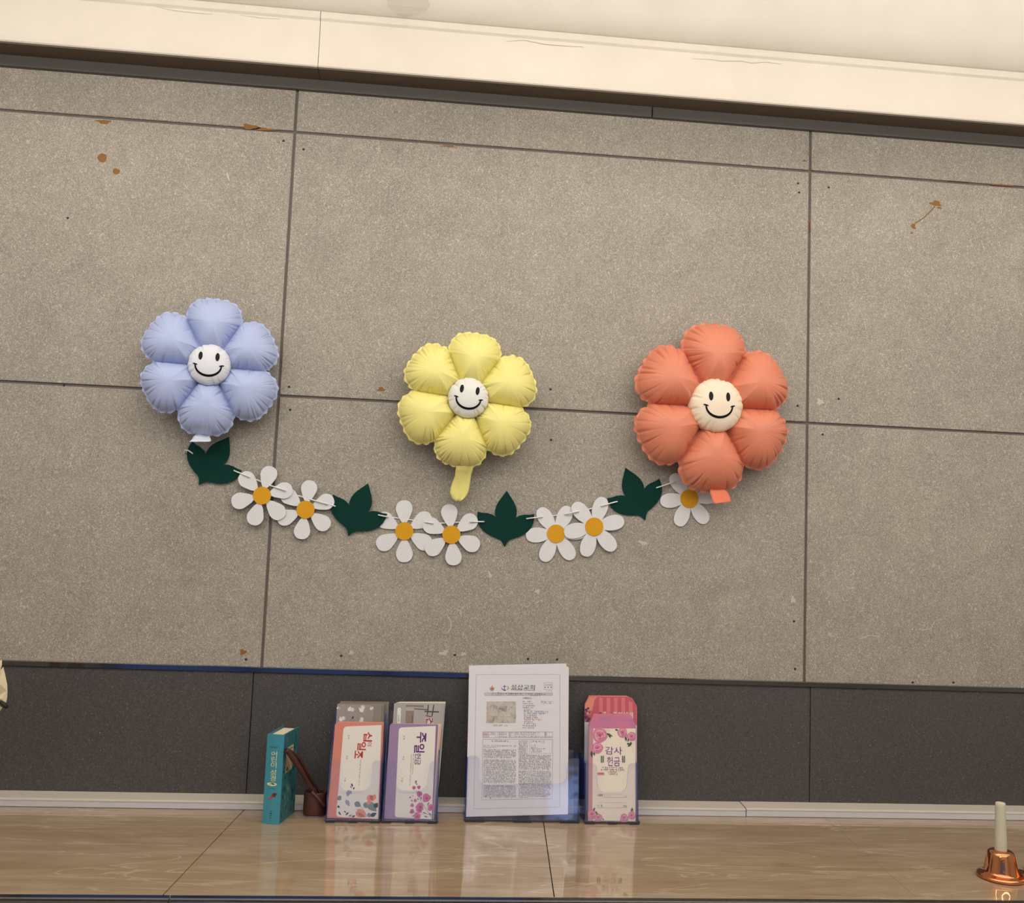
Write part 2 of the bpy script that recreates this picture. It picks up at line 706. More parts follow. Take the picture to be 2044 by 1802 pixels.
# glazed doors added unseen behind the camera, glowing to give blue reflections
added_door = empty('added_window_1', (0, YB, 0))
tag(added_door, kind='structure')
FRM = mat('dark_frame', (48, 46, 46), 0.4, 0.5)
GLOW_GLASS = emit_mat('added_glow_glass', (0.22, 0.36, 0.9), ADDED_PANE_EMIT)
gx = [-2.5, -1.5, -0.5, 0.5]
for i in range(3):
    box('pane', gx[i] + .04, gx[i + 1] - .04, 0.012, 0.022, 0.18, 2.05, GLOW_GLASS, added_door)
for x in gx:
    box('frame_post', x - .04, x + .04, 0.001, 0.04, 0.0, 2.13, FRM, added_door)
box('frame_rail', gx[0] - .04, gx[-1] + .04, 0.001, 0.04, 2.05, 2.13, FRM, added_door)
box('frame_rail', gx[0] - .04, gx[-1] + .04, 0.001, 0.04, 0.05, 0.18, FRM, added_door)

# ceiling cracks and a peeling patch
PATCH = mat('bare_patch', (222, 213, 196), 0.85, bump=0.3, bscale=60)
CRK = mat('hairline_crack', (176, 160, 138), 0.9)


def crack(pxs, Y, name, parent, w=0.0012):
    pts = [aty(px, py, Y) for px, py in pxs]
    v, f = [], []
    for i, p in enumerate(pts):
        ww = w * (0.35 + 0.65 * math.sin(math.pi * (i + .3) / len(pts)))
        v += [(p[0], Y, p[2] - ww / 2), (p[0], Y, p[2] + ww / 2)]
    for i in range(len(pts) - 1):
        f.append([2 * i, 2 * i + 2, 2 * i + 3, 2 * i + 1])
    return obj_from(name, v, f, CRK, parent)


tl, tr_ = bpy.data.objects['trim_4'], bpy.data.objects['trim_5']
crack([(310, 13), (345, 21), (380, 25), (425, 29)], -0.0684, 'crack', tl)
crack([(1010, 83), (1045, 80), (1090, 89), (1130, 92), (1165, 94)], -0.0684, 'crack', tr_, 0.0016)
crack([(1380, 117), (1420, 119), (1440, 122), (1480, 122), (1500, 126), (1530, 124), (1560, 128)], -0.0684, 'crack', tr_, 0.0016)
crack([(480, 30), (520, 36), (560, 38)], -0.0684, 'crack', tl, 0.0010)


COVE = [(YCOVE, ZCOVE), (YCOVE - .016, ZCOVE + .002), (YCOVE - .034, ZCOVE + .010), (YCOVE - .058, ZCOVE + .026), (YCOVE - .308, ZCOVE + .3135)]


def ceil_pts(pxs):
    out = []
    for px, py in pxs:
        d = ray(px, py)
        best = None
        for (ya, za), (yb, zb) in zip(COVE[:-1], COVE[1:]):
            n_ = np.array([0, -(zb - za), -(ya - yb)])
            n_ = n_ / np.linalg.norm(n_)
            P0 = np.array([0, ya, za]) + n_ * 0.0008
            h = CAM + d * (np.dot(P0 - CAM, n_) / np.dot(d, n_))
            if h[2] >= za - .001:
                best = h
        out.append(best)
    return out


edge_px = [(771, -14), (774, 14), (786, 22), (797, 34), (806, 35), (818, 31), (836, 28), (850, 22), (859, 10), (852, -2), (845, -14)]
rows = np.linspace(-13, 34, 14)
vv_, ff_ = [], []
poly = np.array(edge_px, float)
for yy in rows:   # scan the outline in strips so the patch follows the curve of the cove
    xs_ = []
    for i in range(len(poly)):
        a_, b_ = poly[i], poly[(i + 1) % len(poly)]
        if (a_[1] - yy) * (b_[1] - yy) < 0:
            xs_.append(a_[0] + (b_[0] - a_[0]) * (yy - a_[1]) / (b_[1] - a_[1]))
    x0_, x1_ = min(xs_), max(xs_)
    vv_ += [tuple(q) for q in ceil_pts([(x0_ + (x1_ - x0_) * t / 6, yy) for t in range(7)])]
for i in range(len(rows) - 1):
    for t in range(6):
        k_ = i * 7 + t
        ff_.append([k_, k_ + 7, k_ + 8, k_ + 1])
obj_from('peeled_patch', vv_, ff_, PATCH, cl)

# cable duct used as a baseboard along the counter, in two lengths
xb = float(atz(1480, 1622)[0])


def duct(name, x0, x1, dy, dz):
    o = empty(name, (0, 0, 0))
    tag(o, kind='structure')
    box('duct_front', x0, x1, -0.050 + dy, -0.042 + dy, ZC + 0.0005, ZC + 0.0125 + dz, DUCTW, o, 0.0008, 1)
    bm = bmesh.new()
    pr = [(-0.0505 + dy, ZC + 0.0128 + dz), (-0.0045, ZC + 0.0165 + dz), (-0.0045, ZC + 0.020 + dz), (-0.046 + dy, ZC + 0.017 + dz), (-0.0505 + dy, ZC + 0.0145 + dz)]
    A = [bm.verts.new((x0, y, z)) for y, z in pr]
    B = [bm.verts.new((x1, y, z)) for y, z in pr]
    bm.faces.new(A)
    bm.faces.new(B)
    for i in range(len(pr)):
        bm.faces.new((A[i], B[i], B[(i + 1) % len(pr)], A[(i + 1) % len(pr)]))
    from_bm('duct_cover', bm, DUCTC, o)


duct('baseboard_left', XL + .02, xb - .0012, 0.0, 0.0)
duct('baseboard_right', xb + .0012, XR - .02, 0.002, 0.0008)

# rust, screw holes and scuffs on the concrete
panels = [o for o in wall.children if o.name.startswith('concrete_panel')]


def panel_at(x, z):
    for o in panels:
        xsv = [v.co.x for v in o.data.vertices]
        zsv = [v.co.z for v in o.data.vertices]
        if min(xsv) <= x <= max(xsv) and min(zsv) <= z <= max(zsv):
            return o
    return wall


def blob(name, px, py, rx, ry, m, seed=0, rot=0.0, wob=0.18, Y=-0.0004):
    c = aty(px, py, Y)
    k = 0.00112
    pr = Print().ell(c[0], c[2], rx * k, ry * k, rot, 22, wob, seed)
    return pr.build(name, -Y, m, panel_at(c[0], c[2]))


def stain_path(px, w, m, name='rust_stain'):
    pts = [aty(x, y, -0.0005) for x, y in px]
    p = Print()
    p.pline([(q[0], q[2]) for q in pts], w * 0.00112)
    return p.build(name, 0.0005, m, panel_at(pts[0][0], pts[0][2]))


for i, (x, y, rx, ry) in enumerate([(204, 315, 9, 9), (232, 342, 7, 6), (207, 243, 13, 4), (500, 253, 17, 5), (528, 258, 18, 3), (1868, 406, 12, 6), (1823, 451, 5, 5), (1820, 465, 3, 2.5),
                                   (485, 1301, 6, 5), (761, 777, 7, 4), (896, 292, 16, 2), (1606, 321, 4, 2), (1875, 415, 6, 2)]):
    blob('rust_stain', x, y, rx, ry, RUST, i, 0.0, 0.05 if i < 2 else 0.22)
stain_path([(1866, 412), (1855, 424), (1846, 433), (1836, 440), (1826, 445)], 2.5, RUST)
stain_path([(1822, 446), (1822, 454), (1828, 456)], 3.5, RUST)
stain_path([(204, 306), (205, 312)], 3, RUST)
for i, (x, y) in enumerate([(566, 281), (606, 298), (1593, 366), (1595, 384), (1654, 374), (577, 772), (579, 818), (1099, 777), (1100, 878), (1585, 1240), (1674, 796), (1587, 1335), (491, 1316),
                            (681, 1309), (1054, 1315), (1112, 1316), (128, 769), (135, 435), (1642, 867), (1822, 1362), (1903, 1362), (1592, 810), (908, 1307)]):
    blob('screw_hole', x, y, 2.6, 2.4, HOLE, i + 40, 0, 0.1)
for i, (x, y, rx, ry, r) in enumerate([(886, 1303, 9, 4, .3), (925, 1305, 5, 3, .1), (701, 1302, 4, 4, -.7), (1637, 802, 7, 6, 0), (1283, 1083, 9, 3, -.2), (978, 1147, 3, 7, .4), (1583, 1197, 5, 6, 0),
                                       (1073, 1180, 5, 4, 0), (455, 352, 2, 8, .3)]):
    blob('scuff_mark', x, y, rx, ry, CHIP, i + 70, r, 0.25)
stain_path([(893, 1228), (900, 1240), (900, 1254), (893, 1263)], 1.6, CHIP, 'scuff_mark')
stain_path([(1715, 1275), (1735, 1268), (1755, 1270)], 1.6, CHIP, 'scuff_mark')
stain_path([(1840, 1258), (1858, 1254), (1866, 1240)], 1.6, CHIP, 'scuff_mark')
for (px0, px1, c) in [((1624, 300), (1622, 338), RUST), ((1620, 445), (1619, 461), RUST), ((1895, 359), (1932, 362), RUST), ((1980, 367), (2020, 369), RUST)]:
    a, b = aty(*px0, 0.0), aty(*px1, 0.0)
    box('rust_stain', min(a[0], b[0]) - .0025, max(a[0], b[0]) + .0025, 0.0005, 0.0040, min(a[2], b[2]) - .002, max(a[2], b[2]) + .002, RUST, wall)

# ------------------------------------------------------------------ counter
counter = empty('counter', (0, -0.27, 0))
tag(counter, 'long counter with polished beige travertine tile top and steel edge', 'counter')
CY = -0.27
YF = float(atz(1022, 1790)[1])
SK = 0.082   # the tile joints run slightly askew
CORE = mat('counter_core', (84, 72, 60), 0.7)


def tile(name, xw0, xw1, g0=0.0009, g1=0.0009):
    """tile whose cross joints lean; xw: x at the wall end"""
    y0, y1 = YF, -0.0055
    f0 = SK * (y0 - 0.0)
    a = [(xw0 + g0, y1), (xw1 - g1, y1), (xw1 - g1 + f0, y0), (xw0 + g0 + f0, y0)]
    bm = bmesh.new()
    T = [bm.verts.new((x, y - CY, ZC)) for x, y in a]
    Bt = [bm.verts.new((x, y - CY, ZC - 0.012)) for x, y in a]
    bm.faces.new(T)
    bm.faces.new(Bt)
    for i in range(4):
        bm.faces.new((T[i], T[(i + 1) % 4], Bt[(i + 1) % 4], Bt[i]))
    return from_bm(name, bm, TRAV, counter)


tw = 0.6195
x0s = -0.606
for i in range(-4, 6):
    a, b = max(XL + .06, x0s + i * tw), min(XR - .02, x0s + (i + 1) * tw)
    tile('top_tile', a, b, 0.00025 if i == 2 else 0.0009, 0.00025 if i == 1 else 0.0009)
box('core', XL + .02, XR - .02, YF + 0.01 - CY, -0.03 - CY, 0.10, ZC - 0.0122, CORE, counter)
box('plinth', XL + .02, XR - .02, YF + 0.06 - CY, -0.03 - CY, 0.001, 0.10, mat('plinth_black', (30, 28, 27), 0.5), counter)
xe = float(atz(337, 1790)[0])
for a, b in ((XL + .02, xe - .001), (xe + .001, XR - .02)):
    bm = bmesh.new()
    pr = [(YF + 0.003, ZC - 0.0005), (YF - 0.002, ZC - 0.0005), (YF - 0.0025, ZC - 0.004)]
    for k in range(7):
        t = math.pi / 2 * k / 6
        pr.append((YF - 0.004 - 0.022 * math.sin(t), ZC - 0.028 + 0.022 * math.cos(t)))
    pr += [(YF - 0.026, ZC - 0.075), (YF + 0.003, ZC - 0.075)]
    A = [bm.verts.new((a, y - CY, z)) for y, z in pr]
    B = [bm.verts.new((b, y - CY, z)) for y, z in pr]
    bm.faces.new(A)
    bm.faces.new(B)
    for i in range(len(pr)):
        bm.faces.new((A[i], B[i], B[(i + 1) % len(pr)], A[(i + 1) % len(pr)]))
    from_bm('steel_edge', bm, STEEL, counter)

# ------------------------------------------------------------------ lamps added to light the scene (out of view, hang from the ceiling)
BRASS = mat('lamp_metal', (120, 104, 80), 0.3, 1.0)
lab = ['long white tube pendant lamp along the counter', 'long white tube pendant lamp over the middle of the room', 'long white tube pendant lamp before the glazed doors']
for i, (x, y, z, ln, st_) in enumerate(ADDED_LAMPS):
    e = empty('added_tube_lamp', (x, y, z))
    tag(e, lab[i], 'lamp', 'tube pendant lamps')
    gm = emit_mat('added_lamp_glass_%d' % i, ADDED_LAMP_COLOR, st_)
    tube('glass_tube', [(-ln / 2, 0, 0), (ln / 2, 0, 0)], 0.03, gm, e, 12)
    for sx in (-1, 1):
        tube('end_cap', [(sx * ln / 2, 0, 0), (sx * (ln / 2 + .04), 0, 0)], 0.033, BRASS, e, 16)
        lathe('rod', [(0.004, 0.0305), (0.004, ZCEIL - z - 0.012), (0.03, ZCEIL - z - 0.012), (0.03, ZCEIL - z - 0.0005), (0.001, ZCEIL - z - 0.0005)], BRASS, e, 16, (sx * ln * .4, 0, 0))

# ------------------------------------------------------------------ flower balloons
INK = mat('black_ink', (10, 8, 10), 0.5, spec=0.2)


def petal_mesh(R, seed, T, r0=0.27, N=190, U=20):
    rnd = random.Random(seed)
    # outline (s outward, t across)
    s1, cap = 0.655 * R, 0.345 * R
    half = []
    ra = r0 * R
    ta = 0.562
    half.append((ra * 0.93, 0.0))
    for k in range(1, 7):
        t = k / 6
        a = math.radians(27.5) * t
        half.append((ra * math.cos(a) * (0.93 + 0.05 * t), ra * math.sin(a)))
    for k in range(1, 13):
        s = half[6][0] + (s1 - half[6][0]) * k / 12
        half.append((s, half[6][1] + (s1 * ta + 0.016 * R - half[6][1]) * (k / 12) ** 0.96))
    w1 = half[-1][1]
    for k in range(1, 29):
        a = math.pi / 2 * k / 28
        half.append((s1 + cap * math.sin(a) ** 0.80, w1 * max(0.0, math.cos(a)) ** 0.66 if k < 28 else 0.0))
    ring = half + [(s, -t) for s, t in half[::-1][1:-1]]
    ring = np.array(ring)
    seg = np.linalg.norm(np.roll(ring, -1, 0) - ring, axis=1)
    cum = np.concatenate([[0], np.cumsum(seg)])
    q = np.linspace(0, cum[-1], N, endpoint=False)
    rr = np.vstack([ring, ring[:1]])
    O = np.stack([np.interp(q, cum, rr[:, 0]), np.interp(q, cum, rr[:, 1])], 1)
    for _ in range(2):
        O = 0.25 * np.roll(O, 1, 0) + 0.5 * O + 0.25 * np.roll(O, -1, 0)
    C = np.array([0.60 * R, 0.0])
    outer = np.clip((O[:, 0] / R - 0.45) / 0.25, 0, 1)
    cr = []
    v = 0.0
    while v < 1.0:
        v += rnd.uniform(0.014, 0.080)
        cr.append((v % 1.0, rnd.uniform(0.0026, 0.0065), rnd.uniform(0.3, 1.15), rnd.uniform(0.5, 0.9)))
    vv = np.arange(N) / N
    ind = np.zeros(N)
    for c, w, d, l in cr:
        dv = np.abs(vv - c)
        dv = np.minimum(dv, 1 - dv)
        ind += d * np.exp(-(dv / w) ** 2)
    O = C + (O - C) * (1 - 0.034 * ind * (0.35 + 0.65 * outer))[:, None]
    us = np.linspace(0, 1, U) ** 0.72
    verts, faces = [], []

    def ringpts(u, side):
        h = T * max(0.0, 1 - u ** 2.3) ** 0.62
        hh = np.full(N, h)
        for c, w, d, l in cr:
            dv = np.abs(vv - c)
            dv = np.minimum(dv, 1 - dv)
            t = np.clip((u - l) / (1 - l), 0, 1)
            hh -= T * 0.30 * d * (t * t * (3 - 2 * t)) * np.exp(-(dv / (w * (1.5 - .5 * t))) ** 2) * (h / T + 0.15)
            hh += T * 0.07 * d * (t * t) * np.exp(-((dv - 2.2 * w) / (w * 1.3)) ** 2) * (h / T)
        if u >= 1:
            hh[:] = 0.0
        XY = C + (O - C) * u
        return np.stack([XY[:, 0], XY[:, 1], side * hh], 1)
    verts.append((C[0], C[1], T))
    for u in us[1:]:
        verts += [tuple(p) for p in ringpts(u, 1)]
    nR = len(us) - 1
    for k in range(N):
        faces.append([0, 1 + k, 1 + (k + 1) % N])
    for i in range(nR - 1):
        for k in range(N):
            a, b = 1 + i * N + k, 1 + i * N + (k + 1) % N
            faces.append([a, a + N, b + N, b])
    rim = 1 + (nR - 1) * N
    # crimped flange around the rim
    fl = len(verts)
    for k in range(N):
        d = O[k] - C
        d = d / np.linalg.norm(d)
        e = 0.022 * R * (0.3 + 0.7 * outer[k]) * (0.75 + 0.45 * math.sin(k * 0.62 + seed))
        p = O[k] + d * e
        verts.append((p[0], p[1], 0.010 * R * math.sin(k * 0.75 + seed * 1.7) * outer[k]))
    for k in range(N):
        a, b = rim + k, rim + (k + 1) % N
        faces.append([a, fl + k, fl + (k + 1) % N, b])
    # rear half, coarser in u
    base = rim
    prev = base
    for u in (0.93, 0.8, 0.6, 0.35):
        st = len(verts)
        verts += [tuple(p) for p in ringpts(u, -0.9)]
        for k in range(N):
            a, b = prev + k, prev + (k + 1) % N
            faces.append([b, st + (k + 1) % N, st + k, a])
        prev = st
    cc = len(verts)
    verts.append((C[0], C[1], -0.9 * T))
    for k in range(N):
        faces.append([prev + (k + 1) % N, cc, prev + k])
    return verts, faces


def balloon(name, cpx, R_px, rot, mfoil, mface, r_face, label, seed, flange, fscale):
    Yc = -0.062
    c = aty(cpx[0], cpx[1], Yc)
    sc_ = abs(aty(cpx[0] + 100, cpx[1], Yc)[0] - c[0]) / 100
    R = R_px * sc_
    T = 0.275 * R
    e = empty(name, tuple(c))
    tag(e, label, 'balloon', 'smiling flower balloons')

    def conv(p):   # local flower plane (x right, y up, h front) -> object space
        return (p[0], -p[2], p[1])
    for k in range(6):
        a = math.radians(90 - 60 * k) + rot
        vs, fs = petal_mesh(R * (1 + 0.02 * math.sin(seed + k * 2.1)), seed * 10 + k, T)
        ca, sa = math.cos(a), math.sin(a)
        # each petal nods back a little towards its tip
        w = [conv((s * ca - t * sa, s * sa + t * ca, h - 0.05 * s)) for s, t, h in vs]
        obj_from('petal', w, [f[::-1] for f in fs] if False else fs, mfoil, e, True)
    # flat welded film behind, showing in the notches between petals
    pts = []
    for k in range(120):
        a = 2 * math.pi * k / 120 + rot
        rr = R * (0.745 + 0.04 * math.cos(6 * (a - rot) + math.pi))
        rr *= 1 + 0.012 * math.sin(k * 2.3 + seed)
        pts.append((rr * math.cos(a), rr * math.sin(a)))
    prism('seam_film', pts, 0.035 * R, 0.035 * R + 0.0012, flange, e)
    # domed face
    rf = r_face * sc_
    hb, hd = 0.52 * T, 0.46 * T

    def dome(x, y):
        q = min(1.0, math.hypot(x, y) / rf)
        return hb + hd * max(0.0, 1 - q ** 2.4) ** 0.6
    rnd = random.Random(seed + 77)
    cr = [(rnd.uniform(0, 2 * math.pi), rnd.uniform(.03, .07), rnd.uniform(.3, 1), rnd.uniform(.55, .85)) for _ in range(34)]
    v, f = [(0, -dome(0, 0), 0)], []
    N, U = 160, 18
    for i in range(1, U + 1):
        u = (i / U) ** 0.75
        for k in range(N):
            a = 2 * math.pi * k / N
            h = dome(u * rf * math.cos(a), u * rf * math.sin(a))
            ind = 0.0
            for ca_, w_, d_, l_ in cr:
                da = abs((a - ca_ + math.pi) % (2 * math.pi) - math.pi)
                t = min(1, max(0, (u - l_) / (1 - l_)))
                g = d_ * math.exp(-(da / w_) ** 2)
                h -= 0.10 * T * g * t
                ind += g
            r = u * rf * (1 - (0.018 * ind if i == U else 0))
            v.append((r * math.cos(a), -h, r * math.sin(a)))
    # skirt going back into the balloon
    for k in range(N):
        a = 2 * math.pi * k / N
        v.append((rf * 0.98 * math.cos(a), -0.05 * T, rf * 0.98 * math.sin(a)))
    for k in range(N):
        f.append([0, 1 + k, 1 + (k + 1) % N])
    for i in range(U):
        for k in range(N):
            a, b = 1 + i * N + k, 1 + i * N + (k + 1) % N
            f.append([a, a + N, b + N, b])
    face = obj_from('face', v, f, mface, e, True)

    def on_face(pts2, nm):
        # polygon patch draped on the dome
        bm = bmesh.new()
        vs = [bm.verts.new((x, 0, y)) for x, y in pts2]
        bm.faces.new(vs)
        bmesh.ops.triangulate(bm, faces=bm.faces)
        for _ in range(1):
            bmesh.ops.subdivide_edges(bm, edges=list(bm.edges), cuts=2, use_grid_fill=True)
        for q in bm.verts:
            q.co.y = -dome(q.co.x, q.co.z) - 0.0006
        return from_bm(nm, bm, INK, face)
    k = rf * fscale
    cr_, sr_ = math.cos(rot), math.sin(rot)

    def rt(x, y):
        return (x * cr_ - y * sr_, x * sr_ + y * cr_)
    for sx in (-1, 1):
        on_face([rt(sx * 0.39 * k + 0.098 * k * math.cos(t), 0.34 * k + 0.205 * k * math.sin(t)) for t in np.linspace(0, 2 * math.pi, 20, endpoint=False)], 'eye')
    # smile strip
    bm = bmesh.new()
    up, dn = [], []
    n = 28
    for i in range(n + 1):
        t = math.radians(180 + 180 * i / n)
        w = (0.034 + 0.020 * math.sin(math.pi * i / n)) * k
        cx, cy = 0.0, -0.09 * k
        a_, b_ = 0.60 * k, 0.50 * k
        for arr, q in ((up, -w), (dn, w)):
            x, y = rt(cx + (a_ + q) * math.cos(t), cy + (b_ + q) * math.sin(t))
            arr.append(bm.verts.new((x, -dome(x, y) - 0.0007, y)))
    for i in range(n):
        bm.faces.new((up[i], up[i + 1], dn[i + 1], dn[i]))
    for sx in (-1, 1):
        ring = []
        for t in np.linspace(0, 2 * math.pi, 14, endpoint=False):
            x0, y0 = 0.12 * k * math.cos(t), 0.038 * k * math.sin(t)
            x0, y0 = x0 * math.cos(0.25 * sx) - y0 * math.sin(0.25 * sx), x0 * math.sin(0.25 * sx) + y0 * math.cos(0.25 * sx)
            x, y = rt(sx * 0.61 * k + x0, -0.075 * k + y0)
            ring.append(bm.verts.new((x, -dome(x, y) - 0.0009, y)))
        bm.faces.new(ring)
    from_bm('smile', bm, INK, face)
    return e, R, sc_


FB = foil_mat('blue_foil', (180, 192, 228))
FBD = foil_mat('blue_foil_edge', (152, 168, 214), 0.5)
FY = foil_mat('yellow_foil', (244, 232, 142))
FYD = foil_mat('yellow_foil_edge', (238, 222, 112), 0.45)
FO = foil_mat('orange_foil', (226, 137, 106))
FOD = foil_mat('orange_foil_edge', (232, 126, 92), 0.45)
FW = foil_mat('white_foil', (228, 228, 232))
FWY = foil_mat('ivory_foil', (232, 230, 222))
FC = foil_mat('cream_foil', (246, 228, 200))

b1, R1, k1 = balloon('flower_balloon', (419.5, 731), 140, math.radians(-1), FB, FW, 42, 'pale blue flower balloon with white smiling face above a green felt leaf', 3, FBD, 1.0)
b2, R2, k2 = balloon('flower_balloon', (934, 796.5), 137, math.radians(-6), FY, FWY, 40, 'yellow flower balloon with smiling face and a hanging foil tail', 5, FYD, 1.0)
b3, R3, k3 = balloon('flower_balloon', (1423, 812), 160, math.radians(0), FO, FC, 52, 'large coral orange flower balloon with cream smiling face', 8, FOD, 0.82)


b1.rotation_euler = (0, 0, math.radians(7))


def strip(name, parent, origin, secs, m, seed=0, wr=0.0):
    """ribbon through sections (cx_px, cy_px, half width px, Y, dirx) in pixels around the balloon"""
    rnd = random.Random(seed)
    v, f = [], []
    n = 9
    for (px, py, hw, Y, ang) in secs:
        for j in range(n):
            t = j / (n - 1) * 2 - 1
            x = px + t * hw * math.cos(ang)
            y = py + t * hw * math.sin(ang)
            p = aty(x, y, Y + rnd.uniform(-wr, wr) - 0.0)
            v.append(tuple(p - np.array(origin)))
    for i in range(len(secs) - 1):
        for j in range(n - 1):
            a = i * n + j
            f.append([a, a + n, a + n + 1, a + 1])
    o = obj_from(name, v, f, m, parent, True)
    s = o.modifiers.new('thickness', 'SOLIDIFY')
    s.thickness = 0.0008
    return o


FYT = foil_mat('yellow_foil_tail', (246, 234, 140), 0.22)
secs = [(928, 930, 17, -.060, 0), (926, 940, 17, -.052, 0), (924, 950, 16, -.045, .03), (921, 962, 17.5, -.040, .05), (918, 974, 18.5, -.036, .04), (916, 984, 18, -.034, 0), (915, 991, 14.5, -.033, 0), (914.5, 996, 10, -.032, 0), (914, 1000, 4, -.032, 0)]
strip('tail', b2, b2.location, secs, FYT, 4, 0.0026)
FWT = foil_mat('white_foil_tail', (226, 230, 240), 0.3)
strip('tail', b1, b1.location, [(405, 845, 13, -.066, 0), (405, 858, 12, -.060, 0), (405, 868, 13, -.054, .05), (404, 873, 17, -.056, .1), (402, 878, 19, -.066, .05), (397, 881, 20, -.074, -.02)], FWT, 2, 0.001)
strip('tail', b3, b3.location, [(1430, 955, 14, -.075, 0), (1430, 968, 13, -.070, 0), (1430, 975, 14, -.064, .0), (1434, 982, 17, -.066, -.1), (1438, 990, 18, -.072, -.12), (1441, 998, 18, -.078, -.12), (1443, 1003, 17, -.082, -.13)], FOD, 6, 0.0008)
strip('hanging_tab', b3, b3.location, [(1425, 646, 6, -.055, -.1), (1426, 649, 8, -.058, -.1), (1427, 654, 8.5, -.062, -.1), (1428, 659, 6, -.066, -.1)], FOD, 9, 0.0005)

# ------------------------------------------------------------------ felt garland
FELTW = felt_mat('white_felt', (230, 229, 228))
FELTY = felt_mat('mustard_felt', (222, 162, 44))
FELTG = felt_mat('dark_green_felt', (20, 58, 50))
CORD = mat('white_cord', (236, 234, 230), 0.8)


def daisy(px, py, R_px, ang, Yf, label, kind):
    c = aty(px, py, Yf)
    k = abs(aty(px + 50, py, Yf)[0] - c[0]) / 50
    R = R_px * k
    e = empty('felt_daisy', tuple(c))
    tag(e, label, 'garland flower', 'white felt daisies on the garland')
    rd = 18.0 * k
    for i in range(6):
        a = math.radians(ang + 60 * i)
        up = []
        if kind == 0:   # spoon-shaped petal
            up.append((0.16 * R, 0.045 * R))
            for j in range(6):
                t = j / 5
                up.append((R * (0.30 + 0.36 * t), R * (0.085 + 0.178 * t ** 0.75)))
            for j in range(1, 13):
                t = math.pi / 2 * j / 12
                up.append((R * (0.70 + 0.30 * math.sin(t)), R * 0.272 * math.cos(t) ** 0.82 if j < 12 else 0.0))
        else:           # oval petal
            up.append((0.04 * R, 0.12 * R))
            for j in range(7):
                t = j / 6
                up.append((R * (0.30 + 0.34 * t), R * (0.172 + 0.074 * math.sin(t * math.pi / 2))))
            for j in range(1, 13):
                t = math.pi / 2 * j / 12
                up.append((R * (0.66 + 0.34 * math.sin(t)), R * 0.246 * math.cos(t) ** 0.82 if j < 12 else 0.0))
        ring = up + [(s, -w) for s, w in up[::-1][1:]]
        ca, sa = math.cos(a), math.sin(a)
        pts = [(s * ca - w * sa, s * sa + w * ca) for s, w in ring]
        prism('petal', pts, 0.0 + 0.00002 * i, 0.0022, FELTW, e)
    cpts = [(rd * math.cos(t), rd * math.sin(t)) for t in np.linspace(0, 2 * math.pi, 40, endpoint=False)]
    prism('centre_disc', cpts, -0.0020, 0.0001, FELTY, e)
    return e


def leaf(mx, my, L_px, rot, Yf, label):
    c = aty(mx, my, Yf)
    k = abs(aty(mx + 50, my, Yf)[0] - c[0]) / 50 * L_px / 110.6
    half = [(0, 55.3), (8, 44), (15, 34), (19.5, 25), (21.6, 16), (21.5, 8), (20, 2), (18.7, 0.5), (22, 4), (28, 7.5), (37, 9.5), (47, 9.8), (56.2, 11.5), (56.5, 2), (55, -8), (51, -17), (44, -25), (34, -32), (22, -37.5), (14, -40), (9, -42.5), (5, -46.5), (2.2, -52), (0.4, -55.3)]
    ring = half + [(-x, y) for x, y in half[::-1][:-1]]
    ca, sa = math.cos(rot), math.sin(rot)
    e = empty('felt_leaf', tuple(c))
    tag(e, label, 'garland leaf', 'dark green felt leaves on the garland')
    o = prism('leaf_blade', [(k * (x * ca - y * sa), k * (x * sa + y * ca)) for x, y in ring], 0.0, 0.0022, FELTG, e)
    return e


leaf(427, 919.5, 114.5, math.radians(-28), -0.007, 'three-lobed dark green felt leaf under the blue balloon')
daisy(523, 989, 62, 76, -0.015, 'white felt daisy crossing the panel joint beside the first green leaf', 0)
daisy(610, 1017, 60, 84, -0.011, 'white felt daisy overlapping the left tip of a green leaf', 0)
leaf(715, 1017, 113, math.radians(-17.5), -0.007, 'tilted dark green felt leaf between the two left pairs of daisies')
daisy(807, 1060, 62, 93, -0.004, 'white felt daisy tucked under a leaf tip left of the yellow tail', 0)
daisy(901, 1067, 61, 98, -0.008, 'white felt daisy directly below the yellow balloon tail', 0)
leaf(1009.5, 1035, 110.6, 0.0, -0.004, 'upright dark green felt leaf at the lowest part of the garland')
daisy(1110, 1065, 60, 6, -0.004, 'white felt daisy right of the upright leaf, under another daisy', 1)
daisy(1186, 1051, 61, 14, -0.008, 'white felt daisy lying over its neighbour, left of a tilted leaf', 1)
leaf(1268.5, 985.5, 109, math.radians(22.7), -0.004, 'tilted dark green felt leaf left of the coral balloon')
daisy(1376, 995, 58, 8, -0.004, 'white felt daisy half hidden by the coral balloon', 1)

